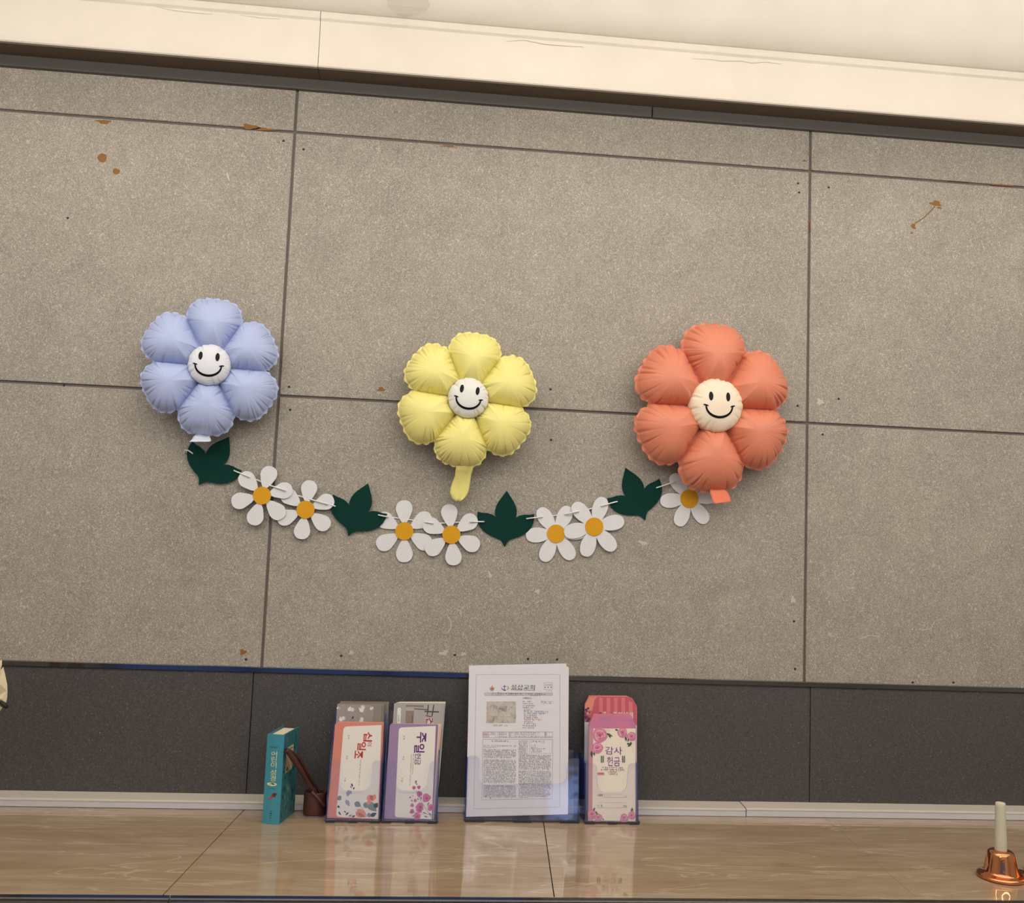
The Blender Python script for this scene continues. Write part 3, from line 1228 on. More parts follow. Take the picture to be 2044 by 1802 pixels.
F, B = -0.0035, 0.006   # in front of / behind the piece, relative to the piece's front face
path = [(369, 905, -.007, B), (370, 898, -.007, F), (376, 899, -.007, F), (383, 904, -.007, F), (386, 906, -.007, B * .5), (440, 928, -.007, B * .7), (466, 938, -.007, B * .5), (469, 940, -.007, F), (484, 946, -.013, F), (498, 952, -.015, F), (500, 953, -.015, .0035),
        (516, 959, -.012, .0035), (530, 965, -.012, .004), (540, 969, -.015, F * .6), (556, 974, -.015, F), (570, 979, -.015, F), (572, 980, -.011, B), (582, 986, -.011, B * .6), (598, 990, -.011, B * .5), (612, 994, -.011, B * .6), (622, 997, -.011, F * .6), (640, 1002, -.011, F), (654, 1006, -.011, F),
        (656, 1006.5, -.011, .0031), (663, 1008, -.0105, F * .3), (668, 1010, -.007, F), (670, 1010.5, -.007, B * .5), (710, 1020, -.007, B * .5), (754, 1027, -.007, B * .5), (757, 1028, -.007, F), (766, 1030, -.007, F), (774, 1031, -.005, F), (776, 1031, -.0015, .001),
        (792, 1034, -.0015, 0), (816, 1037, -.0015, 0), (846, 1041, -.0015, 0), (849, 1041.5, -.006, F), (864, 1044, -.008, F), (866, 1044, -.004, 0), (880, 1044, -.004, 0), (905, 1043, -.004, 0), (936, 1041, -.004, 0), (939, 1041, -.008, F), (952, 1041, -.006, F), (965, 1041, -.004, F),
        (967, 1041, -.0015, 0), (1010, 1038, -.0015, 0), (1050, 1035, -.0015, 0), (1052, 1035, -.004, F), (1068, 1033, -.004, F), (1082, 1031, -.004, F), (1084, 1031, -.0015, 0), (1105, 1029, -.0015, 0), (1126, 1026.5, -.0015, 0), (1128, 1026, -.004, F), (1142, 1023, -.008, F), (1155, 1020, -.008, F),
        (1157, 1020, -.0045, 0), (1175, 1016, -.0045, 0), (1198, 1010.5, -.0045, 0), (1200, 1010, -.008, F), (1216, 1005, -.007, F), (1231, 1001, -.004, F), (1233, 1001, -.0015, 0), (1270, 988, -.0015, 0), (1309, 974, -.0015, 0), (1312, 973, -.004, F), (1330, 967, -.004, F), (1348, 961, -.004, F),
        (1350, 960.5, -.0015, 0), (1366, 955, -.0015, 0), (1374, 950, -.003, 0), (1400, 938, -.012, 0), (1420, 925, -.03, 0)]
pp = [tuple(aty(x, y, min(-0.0016, yy + off))) for x, y, yy, off in path]
st = tube('garland_string', pp, 0.00155, CORD, None, 6)
tag(st, 'thin white cord threading the felt daisies and leaves together', 'string')

# ------------------------------------------------------------------ things on the counter
PLAS = acrylic_mat('clear_acrylic', (254, 254, 255), 0.03, 1.45, 0.09)
EDGE = acrylic_mat('acrylic_edge', (110, 125, 200), 0.22, 1.5, 0.08, (96, 120, 210))  # bluish edge tint, made bluer with reflection put into the colour
SIDE = acrylic_mat('acrylic_side_reflection', (205, 215, 250), 0.16, 1.42, 0.03, (70, 112, 216))  # blue reflection painted into the side panels' colour
EDGE_D = acrylic_mat('acrylic_base_edge', (40, 40, 84), 0.05, 1.5, 0.1)


def adopt(o, e):
    o.parent = e
    o.matrix_parent_inverse = Matrix.Translation(-e.location)
    return o


def K2(x, y):
    return (640 + x * 0.15535, 1380 + y * 0.15538)


def K3(x, y):
    return (910 + x * 0.1272, 1310 + y * 0.1272)


def K4(x, y):
    return (910 + x * 0.1272, 1470 + y * 0.1272)


def K5(x, y):
    return (1150 + x * 0.16094, 1370 + y * 0.16094)


def fbox(fr, K, x0, y0, x1, y1):
    a = fr.p(*K(x0, y1))
    b = fr.p(*K(x1, y0))
    return a[0], a[1], b[0], b[1]


def plate(name, world_poly, normal_off, e, m, edge):
    """thin plate: polygon in world space, thickened along normal_off"""
    n = len(world_poly)
    off = np.array(normal_off)
    v = [tuple(p) for p in world_poly] + [tuple(np.array(p) + off) for p in world_poly]
    f = [list(range(n))[::-1], [i + n for i in range(n)]]
    fm = [0, 0]
    for k in range(n):
        f.append([k, (k + 1) % n, (k + 1) % n + n, k + n])
        fm.append(1)
    bm = bmesh.new()
    vs = [bm.verts.new(q) for q in v]
    for q, mi in zip(f, fm):
        ff = bm.faces.new([vs[i] for i in q])
        ff.material_index = mi
    o = from_bm(name, bm, m)
    o.data.materials.append(edge)
    return adopt(o, e)


def holder(name, label, base_l, base_r, tan, front, front_rads, depth, top_back_px, mid=None):
    """acrylic leaflet holder; front: pixel outline of the front panel"""
    bl, br = atz(*base_l), atz(*base_r)
    y0 = (bl[1] + br[1]) / 2
    th = 0.0022
    e = empty(name, ((bl[0] + br[0]) / 2, y0 + depth / 2, ZC))
    tag(e, label, 'leaflet holder', 'clear acrylic leaflet holders')
    fr = Frame(y0, tan)
    pts = rounded([fr.p(*p) for p in front], front_rads)
    W_ = [fr.O + fr.ex * a + fr.ez * b for a, b in pts]
    plate('front_panel', W_, fr.ey * th, e, PLAS, EDGE)
    x0, x1 = min(p[0] for p in pts), max(p[0] for p in pts)
    bk = Frame(y0 + depth, tan)
    zt = bk.p(*top_back_px)[1]
    zf = max(p[1] for p in pts)
    bp = rounded([(x0, 0.002), (x1, 0.002), (x1, zt), (x0, zt)], [0, 0, .006, .006])
    plate('back_panel', [bk.O + bk.ex * a + bk.ez * b for a, b in bp], bk.ey * th, e, PLAS, EDGE)
    for xx, sgn in ((x0, 1), (x1, -1)):
        poly = [fr.O + fr.ex * xx + fr.ez * 0.002 + fr.ey * th, bk.O + bk.ex * xx + bk.ez * 0.002, bk.O + bk.ex * xx + bk.ez * zt * 0.97, bk.O + bk.ex * xx + bk.ez * zt * 0.97 - bk.ey * 0.012,
                fr.O + fr.ex * xx + fr.ez * (zf * 0.97) + fr.ey * th]
        plate('side_panel', poly, (sgn * th, 0, 0), e, SIDE, EDGE)
    if mid:
        md = Frame(y0 + mid[0], tan)
        zm = md.p(*mid[1])[1]
        mp = rounded([(x0 + th, 0.004), (x1 - th, 0.004), (x1 - th, zm), (x0 + th, zm)], [0, 0, .006, .006])
        plate('divider', [md.O + md.ex * a + md.ez * b for a, b in mp], md.ey * th, e, PLAS, EDGE)
    # foot: a rim on the counter with gaps
    w = x1 - x0
    pb = rounded([(x0 - .002, y0 - .004), (x1 + .002, y0 - .004), (x1 + .002, y0 + depth + .006), (x0 - .002, y0 + depth + .006)], .003)
    plate('base', [(a, b, ZC + 0.0025) for a, b in pb], (0, 0, 0.0028), e, PLAS, EDGE_D)
    for a, b in ((0.0, 0.17), (0.42, 0.58), (0.83, 1.0)):
        fp = [(x0 + w * a, y0 - .004), (x0 + w * b, y0 - .004), (x0 + w * b, y0 + depth + .004), (x0 + w * a, y0 + depth + .004)]
        plate('foot', [(p, q, ZC + 0.0003) for p, q in fp], (0, 0, 0.0022), e, EDGE_D, EDGE_D)
    return e, y0, fr, x0, x1


def paper_root(name, fr, label, cat, group):
    e = empty(name, matrix=fr.matrix())
    return tag(e, label, cat, group)


def sheet(name, fr, outline_px, m, label, cat, group, th=0.0008, rads=0.0, plain=True):
    """a paper thing. plain: one mesh; else an empty with the sheet as its first part"""
    pts = [fr.p(*q) for q in outline_px]
    if rads:
        pts = rounded(pts, rads)
    if plain:
        o = prism(name, pts, 0.0, th, m)
        o.matrix_world = fr.matrix()
        tag(o, label, cat, group)
        return o
    e = paper_root(name, fr, label, cat, group)
    prism('paper', pts, 0.0, th, m, e)
    return e


def glyphs_down(pr, x0, z0, x1, z1, rnd, **kw):
    t = Print().glyphs(0, 0, z1 - z0, x1 - x0, rnd, **kw)
    k = len(pr.v)
    pr.v += [(x0 + b, z1 - a) for a, b in t.v]
    pr.f += [[i + k for i in q] for q in t.f]


def ink(name, c):
    return mat('ink_' + name, c, 0.7, spec=0.25)


def rose(cx, cz, r, seed, parent, off):
    rnd = random.Random(seed)
    c = [Print(), Print(), Print()]
    c[0].ell(cx, cz, r, r, 0, 26, 0.05, seed)
    for k in range(7):
        a = k * 0.9 + rnd.uniform(0, .5)
        q = r * (0.62 if k < 5 else 0.3)
        c[1].ell(cx + q * math.cos(a), cz + q * math.sin(a), r * .30, r * .15, a + math.pi / 2, 12, 0.05, seed + k)
    c[2].ell(cx, cz, r * .22, r * .20, 0, 12, .1, seed + 20)
    for k in range(3):
        a = k * 2.1 + .4
        c[2].ell(cx + .45 * r * math.cos(a), cz + .45 * r * math.sin(a), r * .22, r * .05, a + math.pi / 2, 10, 0, seed)
    off += seed * .000004
    o = c[0].build('rose_print', off, ink('rose', (206, 128, 156)), parent)
    for pr, nm, i_, d in ((c[1], 'rose_highlight', ink('roselight', (224, 164, 180)), .00002), (c[2], 'rose_heart', ink('rosedark', (176, 84, 116)), .00004)):
        tag(pr.build(nm, off + d, i_, o), kind='stuff')


TAN = 0.20
ORD = ['directly', 'second', 'third', 'fourth', 'fifth']
PAPW = mat('card_white', (226, 220, 212), 0.6)
CORAL = mat('coral_paper', (210, 128, 110), 0.6)
CORALB = mat('coral_paper_back', (236, 178, 150), 0.6)
LILAC = mat('lilac_paper', (152, 124, 160), 0.6)
TAUPE = mat('taupe_paper', (140, 128, 118), 0.65)
TAUPEB = mat('taupe_paper_rear', (126, 117, 102), 0.65)
GREYP = mat('grey_card', (168, 164, 160), 0.6)
CREAMP = mat('cream_paper', (226, 214, 190), 0.6)

# ---- holder with tithe envelopes ------------------------------------------------
hA, yA, frA, ax0, ax1 = holder('leaflet_holder', 'clear acrylic holder with coral tithe envelopes in front, beside the brown cup', (650, 1641), (757, 1642), TAN,
                               [K2(62, 1672), K2(760, 1676), K2(768, 885), K2(672, 885), K2(638, 1270), K2(238, 1272), K2(252, 880), K2(118, 878)], [0, 0, .004, .014, .018, .018, .014, .004],
                               0.072, (777, 1415), (0.034, (775, 1512)))
gA = 'coral tithe envelopes'
for k in range(3, 0, -1):
    fr = Frame(yA + 0.0075 + 0.0032 * k, TAN, K2(420, 1640))
    s = 8 * k
    sheet('offering_envelope', fr, [K2(82 + s, 1622 - 3 * k), K2(745 + s * .7, 1636 - 3 * k), K2(800 + s * .6, 398 - 2 * k), K2(215 + s, 397 - 4 * k), K2(190 + s, 415 - 3 * k)], CORAL if k != 2 else CORALB, 'coral envelope stacked %s behind the printed tithe envelope' % ORD[k - 1], 'envelope', gA)
fr = Frame(yA + 0.0060, TAN, K2(420, 1640))
eA = sheet('offering_envelope', fr, [K2(80, 1622), K2(742, 1640), K2(800, 402), K2(205, 402), K2(186, 422)], CORAL, 'coral tithe envelope with white card panel, red lettering and leaf print', 'envelope', gA, plain=False)
o_ = 0.00025
cp = rounded([fr.p(*q) for q in (K2(198, 1607), K2(738, 1636), K2(782, 430), K2(296, 450))], [.006, 0, 0, .007])
Print().poly(cp).build('card_panel', o_, PAPW, eA)
RED = ink('red', (186, 66, 58))
DK = ink('grey', (92, 84, 82))
p = Print()
for ch, bx, bd in (('십', (548, 520, 668, 642), .02), ('의', (598, 646, 660, 700), .0), ('일', (468, 648, 588, 756), .02), ('조', (434, 760, 546, 860), .02)):
    p.text(ch, *fbox(fr, K2, *bx), rot=1, bold=bd)
p.build('lettering', 2 * o_, RED, eA)
rnd = random.Random(5)
p = Print()
for bx in ((496, 868, 520, 1040), (484, 1040, 508, 1205)):
    glyphs_down(p, *fbox(fr, K2, *bx), rnd)
for ch, bx in (('금 액:', (350, 555, 374, 612)), ('직 분:', (326, 820, 350, 876)), ('이 름:', (302, 1105, 326, 1160))):
    p.text(ch, *fbox(fr, K2, *bx), rot=1)
p.build('small_print', 2 * o_, DK, eA)
q = lambda x, y: fr.p(*K2(x, y))
L1, L2, L3, L4, L5 = Print(), Print(), Print(), Print(), Print()
L1.leaf(q(395, 1180), q(415, 1225), .0016).leaf(q(432, 1228), q(420, 1262), .0014).leaf(q(380, 1210), q(402, 1245), .0008).leaf(q(230, 1540), q(262, 1590), .0015).leaf(q(300, 1530), q(330, 1560), .001).leaf(q(320, 1590), q(365, 1545), .0015).leaf(q(215, 1470), q(248, 1490), .0022)
L1.leaf(q(640, 1600), q(720, 1560), .004).leaf(q(690, 1490), q(735, 1430), .005).leaf(q(400, 1612), q(450, 1590), .0015)
L2.leaf(q(365, 1262), q(345, 1352), .0042).leaf(q(325, 1390), q(372, 1475), .004).leaf(q(360, 1600), q(405, 1585), .002).leaf(q(380, 1270), q(398, 1320), .002)
L3.leaf(q(435, 1425), q(520, 1475), .0055).leaf(q(222, 1345), q(260, 1395), .005).leaf(q(560, 1490), q(610, 1420), .006).leaf(q(600, 1420), q(720, 1540), .0075).leaf(q(600, 1600), q(650, 1570), .0045)
L4.leaf(q(610, 1330), q(660, 1412), .0065).leaf(q(700, 1318), q(660, 1412), .005).leaf(q(590, 1440), q(650, 1405), .004).leaf(q(470, 1510), q(590, 1615), .006).leaf(q(450, 1545), q(560, 1612), .006)
L5.leaf(q(640, 1330), q(668, 1400), .0035).leaf(q(480, 1560), q(570, 1615), .0028)
L5.pline([q(520, 1480), q(560, 1530), q(600, 1605)], .0006)
for pr, c, n in ((L3, (118, 138, 134), 'sage'), (L2, (150, 152, 178), 'bluegrey'), (L4, (216, 140, 122), 'coral'), (L5, (182, 92, 84), 'deepcoral'), (L1, (58, 66, 74), 'slate')):
    pr.build_each('leaf_print', 2 * o_ + .00005, ink(n, c), eA)
    o_ += .00001
o_ = 0.00025
# rear tier: taupe envelopes with hands
gA2 = 'taupe envelopes with hand prints'
for k, (l, r, t) in enumerate(((255, 878, 124), (248, 828, 138), (236, 815, 150))):
    fr = Frame(yA + 0.058 - 0.005 * k, TAN, K2(500, 1500))
    sheet('offering_envelope', fr, [K2(l - 100, 1560), K2(r - 70, 1570), K2(r, t + 6), K2(l, t)], TAUPEB if k < 2 else TAUPE, 'plain taupe envelope stacked %s behind the hand-print envelope' % ORD[2 - k], 'envelope', gA2)
fr = Frame(yA + 0.044, TAN, K2(480, 1500))
eA2 = sheet('offering_envelope', fr, [K2(110, 1560), K2(690, 1560), K2(790, 165), K2(216, 155)], TAUPE, 'taupe envelope with white hand prints behind the coral envelopes', 'envelope', gA2, plain=False)
q = lambda x, y: fr.p(*K2(x, y))
Print().poly(rounded([q(140, 1200), q(600, 1210), q(682, 172), q(214, 165)], [0, 0, .010, 0])).build('flap_panel', o_, mat('mauve_taupe', (154, 143, 138), .6), eA2)
H = Print()


def hand(pr, x, y, s, rot):
    ca, sa = math.cos(rot), math.sin(rot)

    def t(a, b):
        return q(x + s * (a * ca - b * sa), y + s * (a * sa + b * ca))
    pr.poly([t(*v) for v in ((-28, -14), (-6, -17), (8, -13), (10, 10), (-4, 16), (-26, 14))])
    for (a, b, c, d) in ((6, -11, 34, -16), (8, -4, 40, -5), (8, 3, 38, 6), (6, 9, 28, 16), (-12, -15, 6, -30)):
        pr.leaf(t(a - 6, b), t(c, d), .0011, 6)


hand(H, 385, 232, 1.35, 0.12)
hand(H, 535, 225, 1.5, -1.2)
hand(H, 275, 355, 1.35, -0.5)
hand(H, 530, 370, 1.2, -1.5)
hand(H, 225, 215, 0.7, 0.2)
hand(H, 655, 220, 0.8, -.6)
Hm = H.build('hand_print', 2 * o_, ink('white', (226, 220, 214)), eA2)
Print().leaf(q(400, 352), q(428, 316), .0016).build('leaf_print', 2 * o_, ink('slate', (58, 66, 74)), eA2)

# ---- holder with sunday envelopes ------------------------------------------------
hB, yB, frB, bx0, bx1 = holder('leaflet_holder', 'clear acrylic holder with lilac sunday envelopes in front, beside the bulletins', (764, 1642), (870, 1643), TAN,
                               [K2(785, 1680), K2(1480, 1688), K2(1530, 890), K2(1410, 895), K2(1352, 1268), K2(968, 1272), K2(982, 880), K2(850, 878)], [0, 0, .004, .014, .018, .018, .014, .004],
                               0.072, (889, 1420), (0.034, (885, 1515)))
gB = 'lilac sunday envelopes'
for k in range(3, 0, -1):
    fr = Frame(yB + 0.0075 + 0.0032 * k, TAN, K2(1130, 1640))
    sheet('offering_envelope', fr, [K2(822 + 6 * k, 1630), K2(1428 + 10 * k, 1640), K2(1492 + 20 * k, 424 - 2 * k), K2(908 + 6 * k, 412 - 2 * k), K2(892 + 5 * k, 432)], (LILAC, CREAMP, CORALB)[k - 1], '%s envelope stacked %s behind the printed lilac sunday envelope' % (('lilac', 'cream', 'peach')[k - 1], ORD[k - 1]), 'envelope', gB)
fr = Frame(yB + 0.0060, TAN, K2(1130, 1640))
eB = sheet('offering_envelope', fr, [K2(816, 1634), K2(1430, 1645), K2(1490, 430), K2(905, 418), K2(888, 440)], LILAC, 'lilac sunday envelope with white card panel and pink blossom print', 'envelope', gB, plain=False)
q = lambda x, y: fr.p(*K2(x, y))
Print().poly(rounded([q(952, 1612), q(1428, 1640), q(1480, 442), q(1006, 462)], [.006, 0, 0, .007])).build('card_panel', o_, PAPW, eB)
PUR = ink('purple', (98, 48, 112))
p = Print()
for ch, bx, bd in (('주', (1230, 522, 1360, 655), .02), ('일', (1200, 672, 1340, 786), .02), ('헌', (1214, 792, 1290, 862), .005), ('금', (1208, 866, 1284, 942), .005)):
    p.text(ch, *fbox(fr, K2, *bx), rot=1, bold=bd)
p.build('lettering', 2 * o_, PUR, eB)
p = Print()
for bx in ((1180, 800, 1202, 930), (1172, 930, 1192, 1065), (1150, 803, 1172, 1010), (1140, 1010, 1162, 1210)):
    glyphs_down(p, *fbox(fr, K2, *bx), rnd)
for ch, bx in (('금 액:', (1060, 565, 1084, 620)), ('직 분:', (1050, 830, 1074, 886)), ('이 름:', (1034, 1108, 1058, 1164))):
    p.text(ch, *fbox(fr, K2, *bx), rot=1)
p.build('small_print', 2 * o_, DK, eB)
S, F1, F2 = Print(), Print(), Print()
S.pline([q(1425, 1615), q(1370, 1530), q(1310, 1440), q(1260, 1350), q(1225, 1270)], .0007)
S.pline([q(1410, 1600), q(1350, 1560), q(1300, 1570)], .0006).pline([q(1220, 1600), q(1230, 1540), q(1235, 1460)], .0005)
for a, b in (((1240, 1370), (1262, 1390)), ((1285, 1345), (1300, 1395)), ((1395, 1420), (1365, 1470)), ((1315, 1550), (1360, 1570)), ((1225, 1185), (1215, 1165)), ((1232, 1200), (1242, 1178)), ((1165, 1385), (1180, 1420)), ((1330, 1600), (1380, 1612)), ((1180, 1590), (1195, 1610)), ((1385, 1560), (1430, 1590))):
    S.leaf(q(*a), q(*b), .0012)
for i, (x, y, r) in enumerate(((1225, 1155, 13), (1200, 1235, 22), (1262, 1230, 22), (1270, 1315, 34), (1360, 1365, 50), (1275, 1480, 46), (1270, 1520, 36), (1415, 1490, 38), (1240, 1600, 42), (1175, 1540, 28), (1175, 1460, 22), (1215, 1400, 19), (1150, 1360, 11), (1185, 1342, 7))):
    F1.ell(*q(x, y), r * .000168, r * .000168, 0, 20, .09, i)
    F2.ell(*q(x + r * .1, y + r * .1), r * .00006, r * .00005, 0, 12, .1, i)
    if r > 25:
        for k in range(5):
            a = k * 1.26 + i
            F2.line(q(x + r * .3 * math.cos(a), y + r * .3 * math.sin(a)), q(x + r * .75 * math.cos(a), y + r * .75 * math.sin(a)), .0004)
S.build('stem_print', 2 * o_, ink('sagegrey', (112, 118, 112)), eB)
F1.build_each('blossom_print', 2 * o_ + .00003, ink('pink', (196, 110, 152)), eB)
F2.build('blossom_centre', 2 * o_ + .00006, ink('deeppink', (168, 70, 110)), eB)
# rear tier
gB2 = 'grey building-fund envelopes'
for k in range(4):
    fr = Frame(yB + 0.060 - 0.004 * k, TAN, K2(1250, 1500))
    s = (3 - k) * 12
    sheet('offering_envelope', fr, [K2(860 + s, 1570), K2(1470 + s * .5, 1570), K2(1600 + s * .2, 140 - s * .3 + k * 4), K2(962 + s * 1.3, 130 + k * 5)], CREAMP if k < 3 else GREYP, 'plain envelope stacked %s behind the grey building-fund envelope' % ORD[3 - k], 'envelope', gB2)
fr = Frame(yB + 0.0435, TAN, K2(1250, 1500))
eB2 = sheet('offering_envelope', fr, [K2(850, 1560), K2(1470, 1560), K2(1594, 158), K2(945, 152)], GREYP, 'grey building-fund envelope with house sketch and white side tab', 'envelope', gB2, plain=False)
q = lambda x, y: fr.p(*K2(x, y))
Print().poly(rounded([q(980, 520), q(1020, 520), q(1034, 208), q(988, 208)], .0028)).build('white_tab', 2 * o_, ink('paper', (232, 228, 222)), eB2)
p = Print()
glyphs_down(p, *fbox(fr, K2, 998, 225, 1020, 250), rnd, gap=0)
glyphs_down(p, *fbox(fr, K2, 990, 300, 1014, 400), rnd, gap=0)
p.build('small_print', 3 * o_, DK, eB2)
Print().poly([q(1085, 420), q(1540, 420), q(1540, 172), q(1092, 168)]).build('sketch_ground', o_, ink('sketch', (176, 170, 164)), eB2)
p = Print()
p.poly([q(1088, 420), q(1190, 420), q(1200, 250), q(1095, 245)]).poly([q(1095, 195), q(1330, 205), q(1320, 175), q(1095, 170)])
p.build('house_sketch', 2 * o_, ink('sepia', (146, 128, 116)), eB2)
p = Print()
p.line(q(1384, 172), q(1372, 300), .0022).line(q(1455, 172), q(1430, 320), .0025).line(q(1335, 255), q(1520, 262), .0026).line(q(1200, 222), q(1380, 232), .0016).line(q(1180, 300), q(1175, 400), .0012).line(q(1350, 310), q(1420, 320), .0016)
p.build('beam_sketch', 3 * o_, ink('charcoal', (92, 84, 82)), eB2)
b_ = fbox(fr, K2, 1350, 335, 1450, 435)
Print().text('건', b_[0] - .0006, b_[1] - .0006, b_[2] + .0006, b_[3] + .0006, rot=1, bold=.075).build('lettering_outline', 4 * o_, ink('paper', (232, 228, 222)), eB2)
Print().text('건', *b_, rot=1, bold=.02).build('lettering', 5 * o_, ink('maroon', (150, 42, 52)), eB2)

# ---- holder with bulletins ------------------------------------------------
TC = 0.15
hC, yC, frC, cx0, cx1 = holder('bulletin_holder', 'large clear acrylic holder filled with printed church bulletins', (927, 1639), (1153, 1643), TC,
                               [K4(140, 1330), K4(1905, 1345), K4(1938, 335), K4(1765, 338), K4(1725, 738), K4(362, 745), K4(372, 300), K4(185, 300)], [.004, .004, .006, .012, .016, .016, .012, .004],
                               0.060, (1155, 1497))
gC = 'church bulletins in the large holder'
PAP = mat('bulletin_paper', (222, 219, 222), 0.6)
for k in range(5, 0, -1):
    fr = Frame(yC + 0.0060 + 0.0040 * k, TC, K4(960, 1240))
    dx, dy = (-1.0, -1.6) if k < 4 else (-4.5, -9.0)
    sheet('bulletin', fr, [(930 + .4 * k, 1629), (1134 - .3 * k, 1625), (1135 + dx, 1333 + dy * (1 if k > 3 else k * .6)), (936.5 - (.4 if k > 3 else 0), 1334 + (dy if k > 3 else dy * k * .4) + (3 if k > 3 else 0))], PAP, 'white bulletin sheet stacked %s behind the printed front one' % ORD[k - 1], 'bulletin', gC, th=0.0012)
fr = Frame(yC + 0.0050, TC, K4(960, 1240))
eC = sheet('bulletin', fr, [(930, 1630), (1133.6, 1625), (1135.5, 1332), (936.7, 1333)], PAP, 'printed white church bulletin at the front of the large holder', 'bulletin', gC, plain=False)
o3, o4 = (lambda x, y: fr.p(*K3(x, y))), (lambda x, y: fr.p(*K4(x, y)))
INKB = ink('black', (34, 32, 40))
INKG = ink('rule', (112, 110, 122))
p = Print()
fl = [o3(318, 285), o3(1632, 285), o4(1628, 1105), o4(282, 1130)]
p.pline(fl + fl[:1], .0004)
p.pline([o3(445, 572), o3(1520, 572)], .0004).pline([o3(445, 612), o3(1520, 612)], .0004)
sq = [o3(1383, 410), o3(1517, 410), o3(1517, 520), o3(1383, 520)]
p.pline(sq + sq[:1], .0004)
sq = [o3(1335, 700), o3(1525, 700), o3(1525, 742), o3(1335, 742)]
p.pline(sq + sq[:1], .0002)
sq = [o3(420, 1182), o3(1520, 1182), o3(1520, 1272), o3(420, 1272)]
p.pline(sq + sq[:1], .0004)
for x in (520, 620, 655, 830, 860, 915, 1055, 1135, 1275, 1310, 1390, 1425):
    p.line(o3(x, 1182), o3(x, 1272), .0003)
sq = [o4(420, 42), o4(1522, 38), o4(1510, 975), o4(408, 992)]
p.pline(sq + sq[:1], .0004)
sq = [o4(1160, 52), o4(1505, 50), o4(1500, 262), o4(1158, 262)]
p.pline(sq + sq[:1], .0003)
p.build('ruled_lines', o_, INKG, eC)
# shaded boxes of the table and address bar, photograph
p = Print()
p.poly([o3(445, 574), o3(1520, 574), o3(1520, 610), o3(445, 610)])
for a, b in ((422, 520), (830, 858), (1390, 1424)):
    p.poly([o3(a, 1184), o3(b, 1184), o3(b, 1270), o3(a, 1270)])
p.build('tinted_bar', .00012, ink('rosetint', (206, 190, 194)), eC)
g = NG('faded_photo')
n = g.noise(60, 5, 0.6)
g.link(g.ramp(n, [(.3, (150, 136, 124)), (.5, (190, 181, 172)), (.7, (204, 197, 190))]), g.b.inputs['Base Color'])
g.b.inputs['Roughness'].default_value = .7
Print().poly([o3(482, 705), o3(942, 705), o3(942, 1045), o3(475, 1045)]).build('printed_photo', o_, g.m, eC)
# masthead
p = Print()
p.text('성산교회', *fbox(fr, K3, 866, 448, 1240, 508), bold=.0)
p.build('masthead', o_, INKB, eC)
p = Print()
p.text('Holyhill Church', *fbox(fr, K3, 866, 512, 1240, 540), bold=.005)
p.build('masthead_english', o_, INKB, eC)
p = Print().line(o3(763, 446), o3(763, 530), .0014).line(o3(740, 470), o3(788, 470), .0012)
for k in range(14):
    a0, a1 = math.radians(170 + 12 * k), math.radians(170 + 12 * (k + 1))
    w = .0004 + .0016 * math.sin(math.pi * (k + .5) / 14)
    p.line(o3(768 + 50 * math.cos(a0), 488 - 42 * math.sin(a0)), o3(768 + 50 * math.cos(a1), 488 - 42 * math.sin(a1)), w) if k < 10 else None
p.build('cross_emblem', o_, ink('navy', (52, 84, 140)), eC)
p = Print()
for k in range(9):
    a0, a1 = math.radians(-62 + 12 * k), math.radians(-62 + 12 * (k + 1))
    w = .0004 + .0016 * math.sin(math.pi * (k + .5) / 9)
    p.line(o3(770 + 52 * math.cos(a0), 490 - 42 * math.sin(a0)), o3(770 + 52 * math.cos(a1), 490 - 42 * math.sin(a1)), w)
p.build('cross_emblem_swoosh', o_, ink('tan', (176, 140, 112)), eC)
p = Print()
p.leaf(o3(566, 545), o3(530, 480), .0022).leaf(o3(566, 545), o3(606, 480), .0022).leaf(o3(566, 530), o3(572, 445), .0020)
p.build('flame_emblem', o_, ink('flame', (206, 152, 130)), eC)
p = Print().leaf(o3(562, 520), o3(556, 480), .0009).leaf(o3(576, 525), o3(582, 488), .0008)
p.build('flame_heart', 2 * o_, ink('brick', (170, 92, 74)), eC)
# small type
rnd = random.Random(11)
p = Print()


def row(K, x0, y0, x1, y1, pr=None, **kw):
    (pr or p).glyphs(*fbox(fr, K, x0, y0, x1, y1), rnd, **kw)


row(K3, 1395, 436, 1508, 458, gap=0)
for x in (1402, 1446, 1494):
    p.ell(*o3(x, 484), .0013, .0013)
row(K3, 1420, 536, 1516, 552, gap=.1)
row(K3, 560, 584, 1405, 602)
p.text('{ 예배안내 }', *fbox(fr, K3, 1048, 642, 1192, 672), bold=.02)
for i, y in enumerate((710, 742, 774, 805, 838, 868, 932, 963, 1028, 1058, 1091, 1123)):
    x0 = 1048 if i in (0, 1, 2, 3, 10, 11) else 1068
    row(K3, x0, y - 11, (1195, 1210, 1265, 1210, 1185, 1455, 1280, 1285, 1225, 1255, 1270, 1235)[i], y + 11, gap=.08)
row(K3, 1345, 710, 1512, 734)
row(K3, 530, 787, 905, 808)
row(K3, 580, 818, 850, 838)
row(K3, 665, 853, 768, 866)
row(K3, 515, 940, 920, 947)
row(K3, 585, 1072, 828, 1094)
for y in (1190, 1216, 1250):
    for a, b in ((432, 512), (538, 606), (672, 815), (872, 905), (925, 1050), (1062, 1130), (1142, 1270), (1288, 1302), (1325, 1380), (1400, 1418), (1440, 1512)):
        if rnd.random() < .85:
            row(K3, a, y, b, y + 18, gap=.12)
p.text('◇ 그리스도의 신부 ◇', *fbox(fr, K4, 558, 55, 828, 86), bold=.015)
row(K4, 1178, 70, 1408, 94)
for y, x1 in ((128, 1265), (160, 1315), (182, 1412), (206, 1378), (230, 1360)):
    row(K4, 1180, y, x1, y + 17)


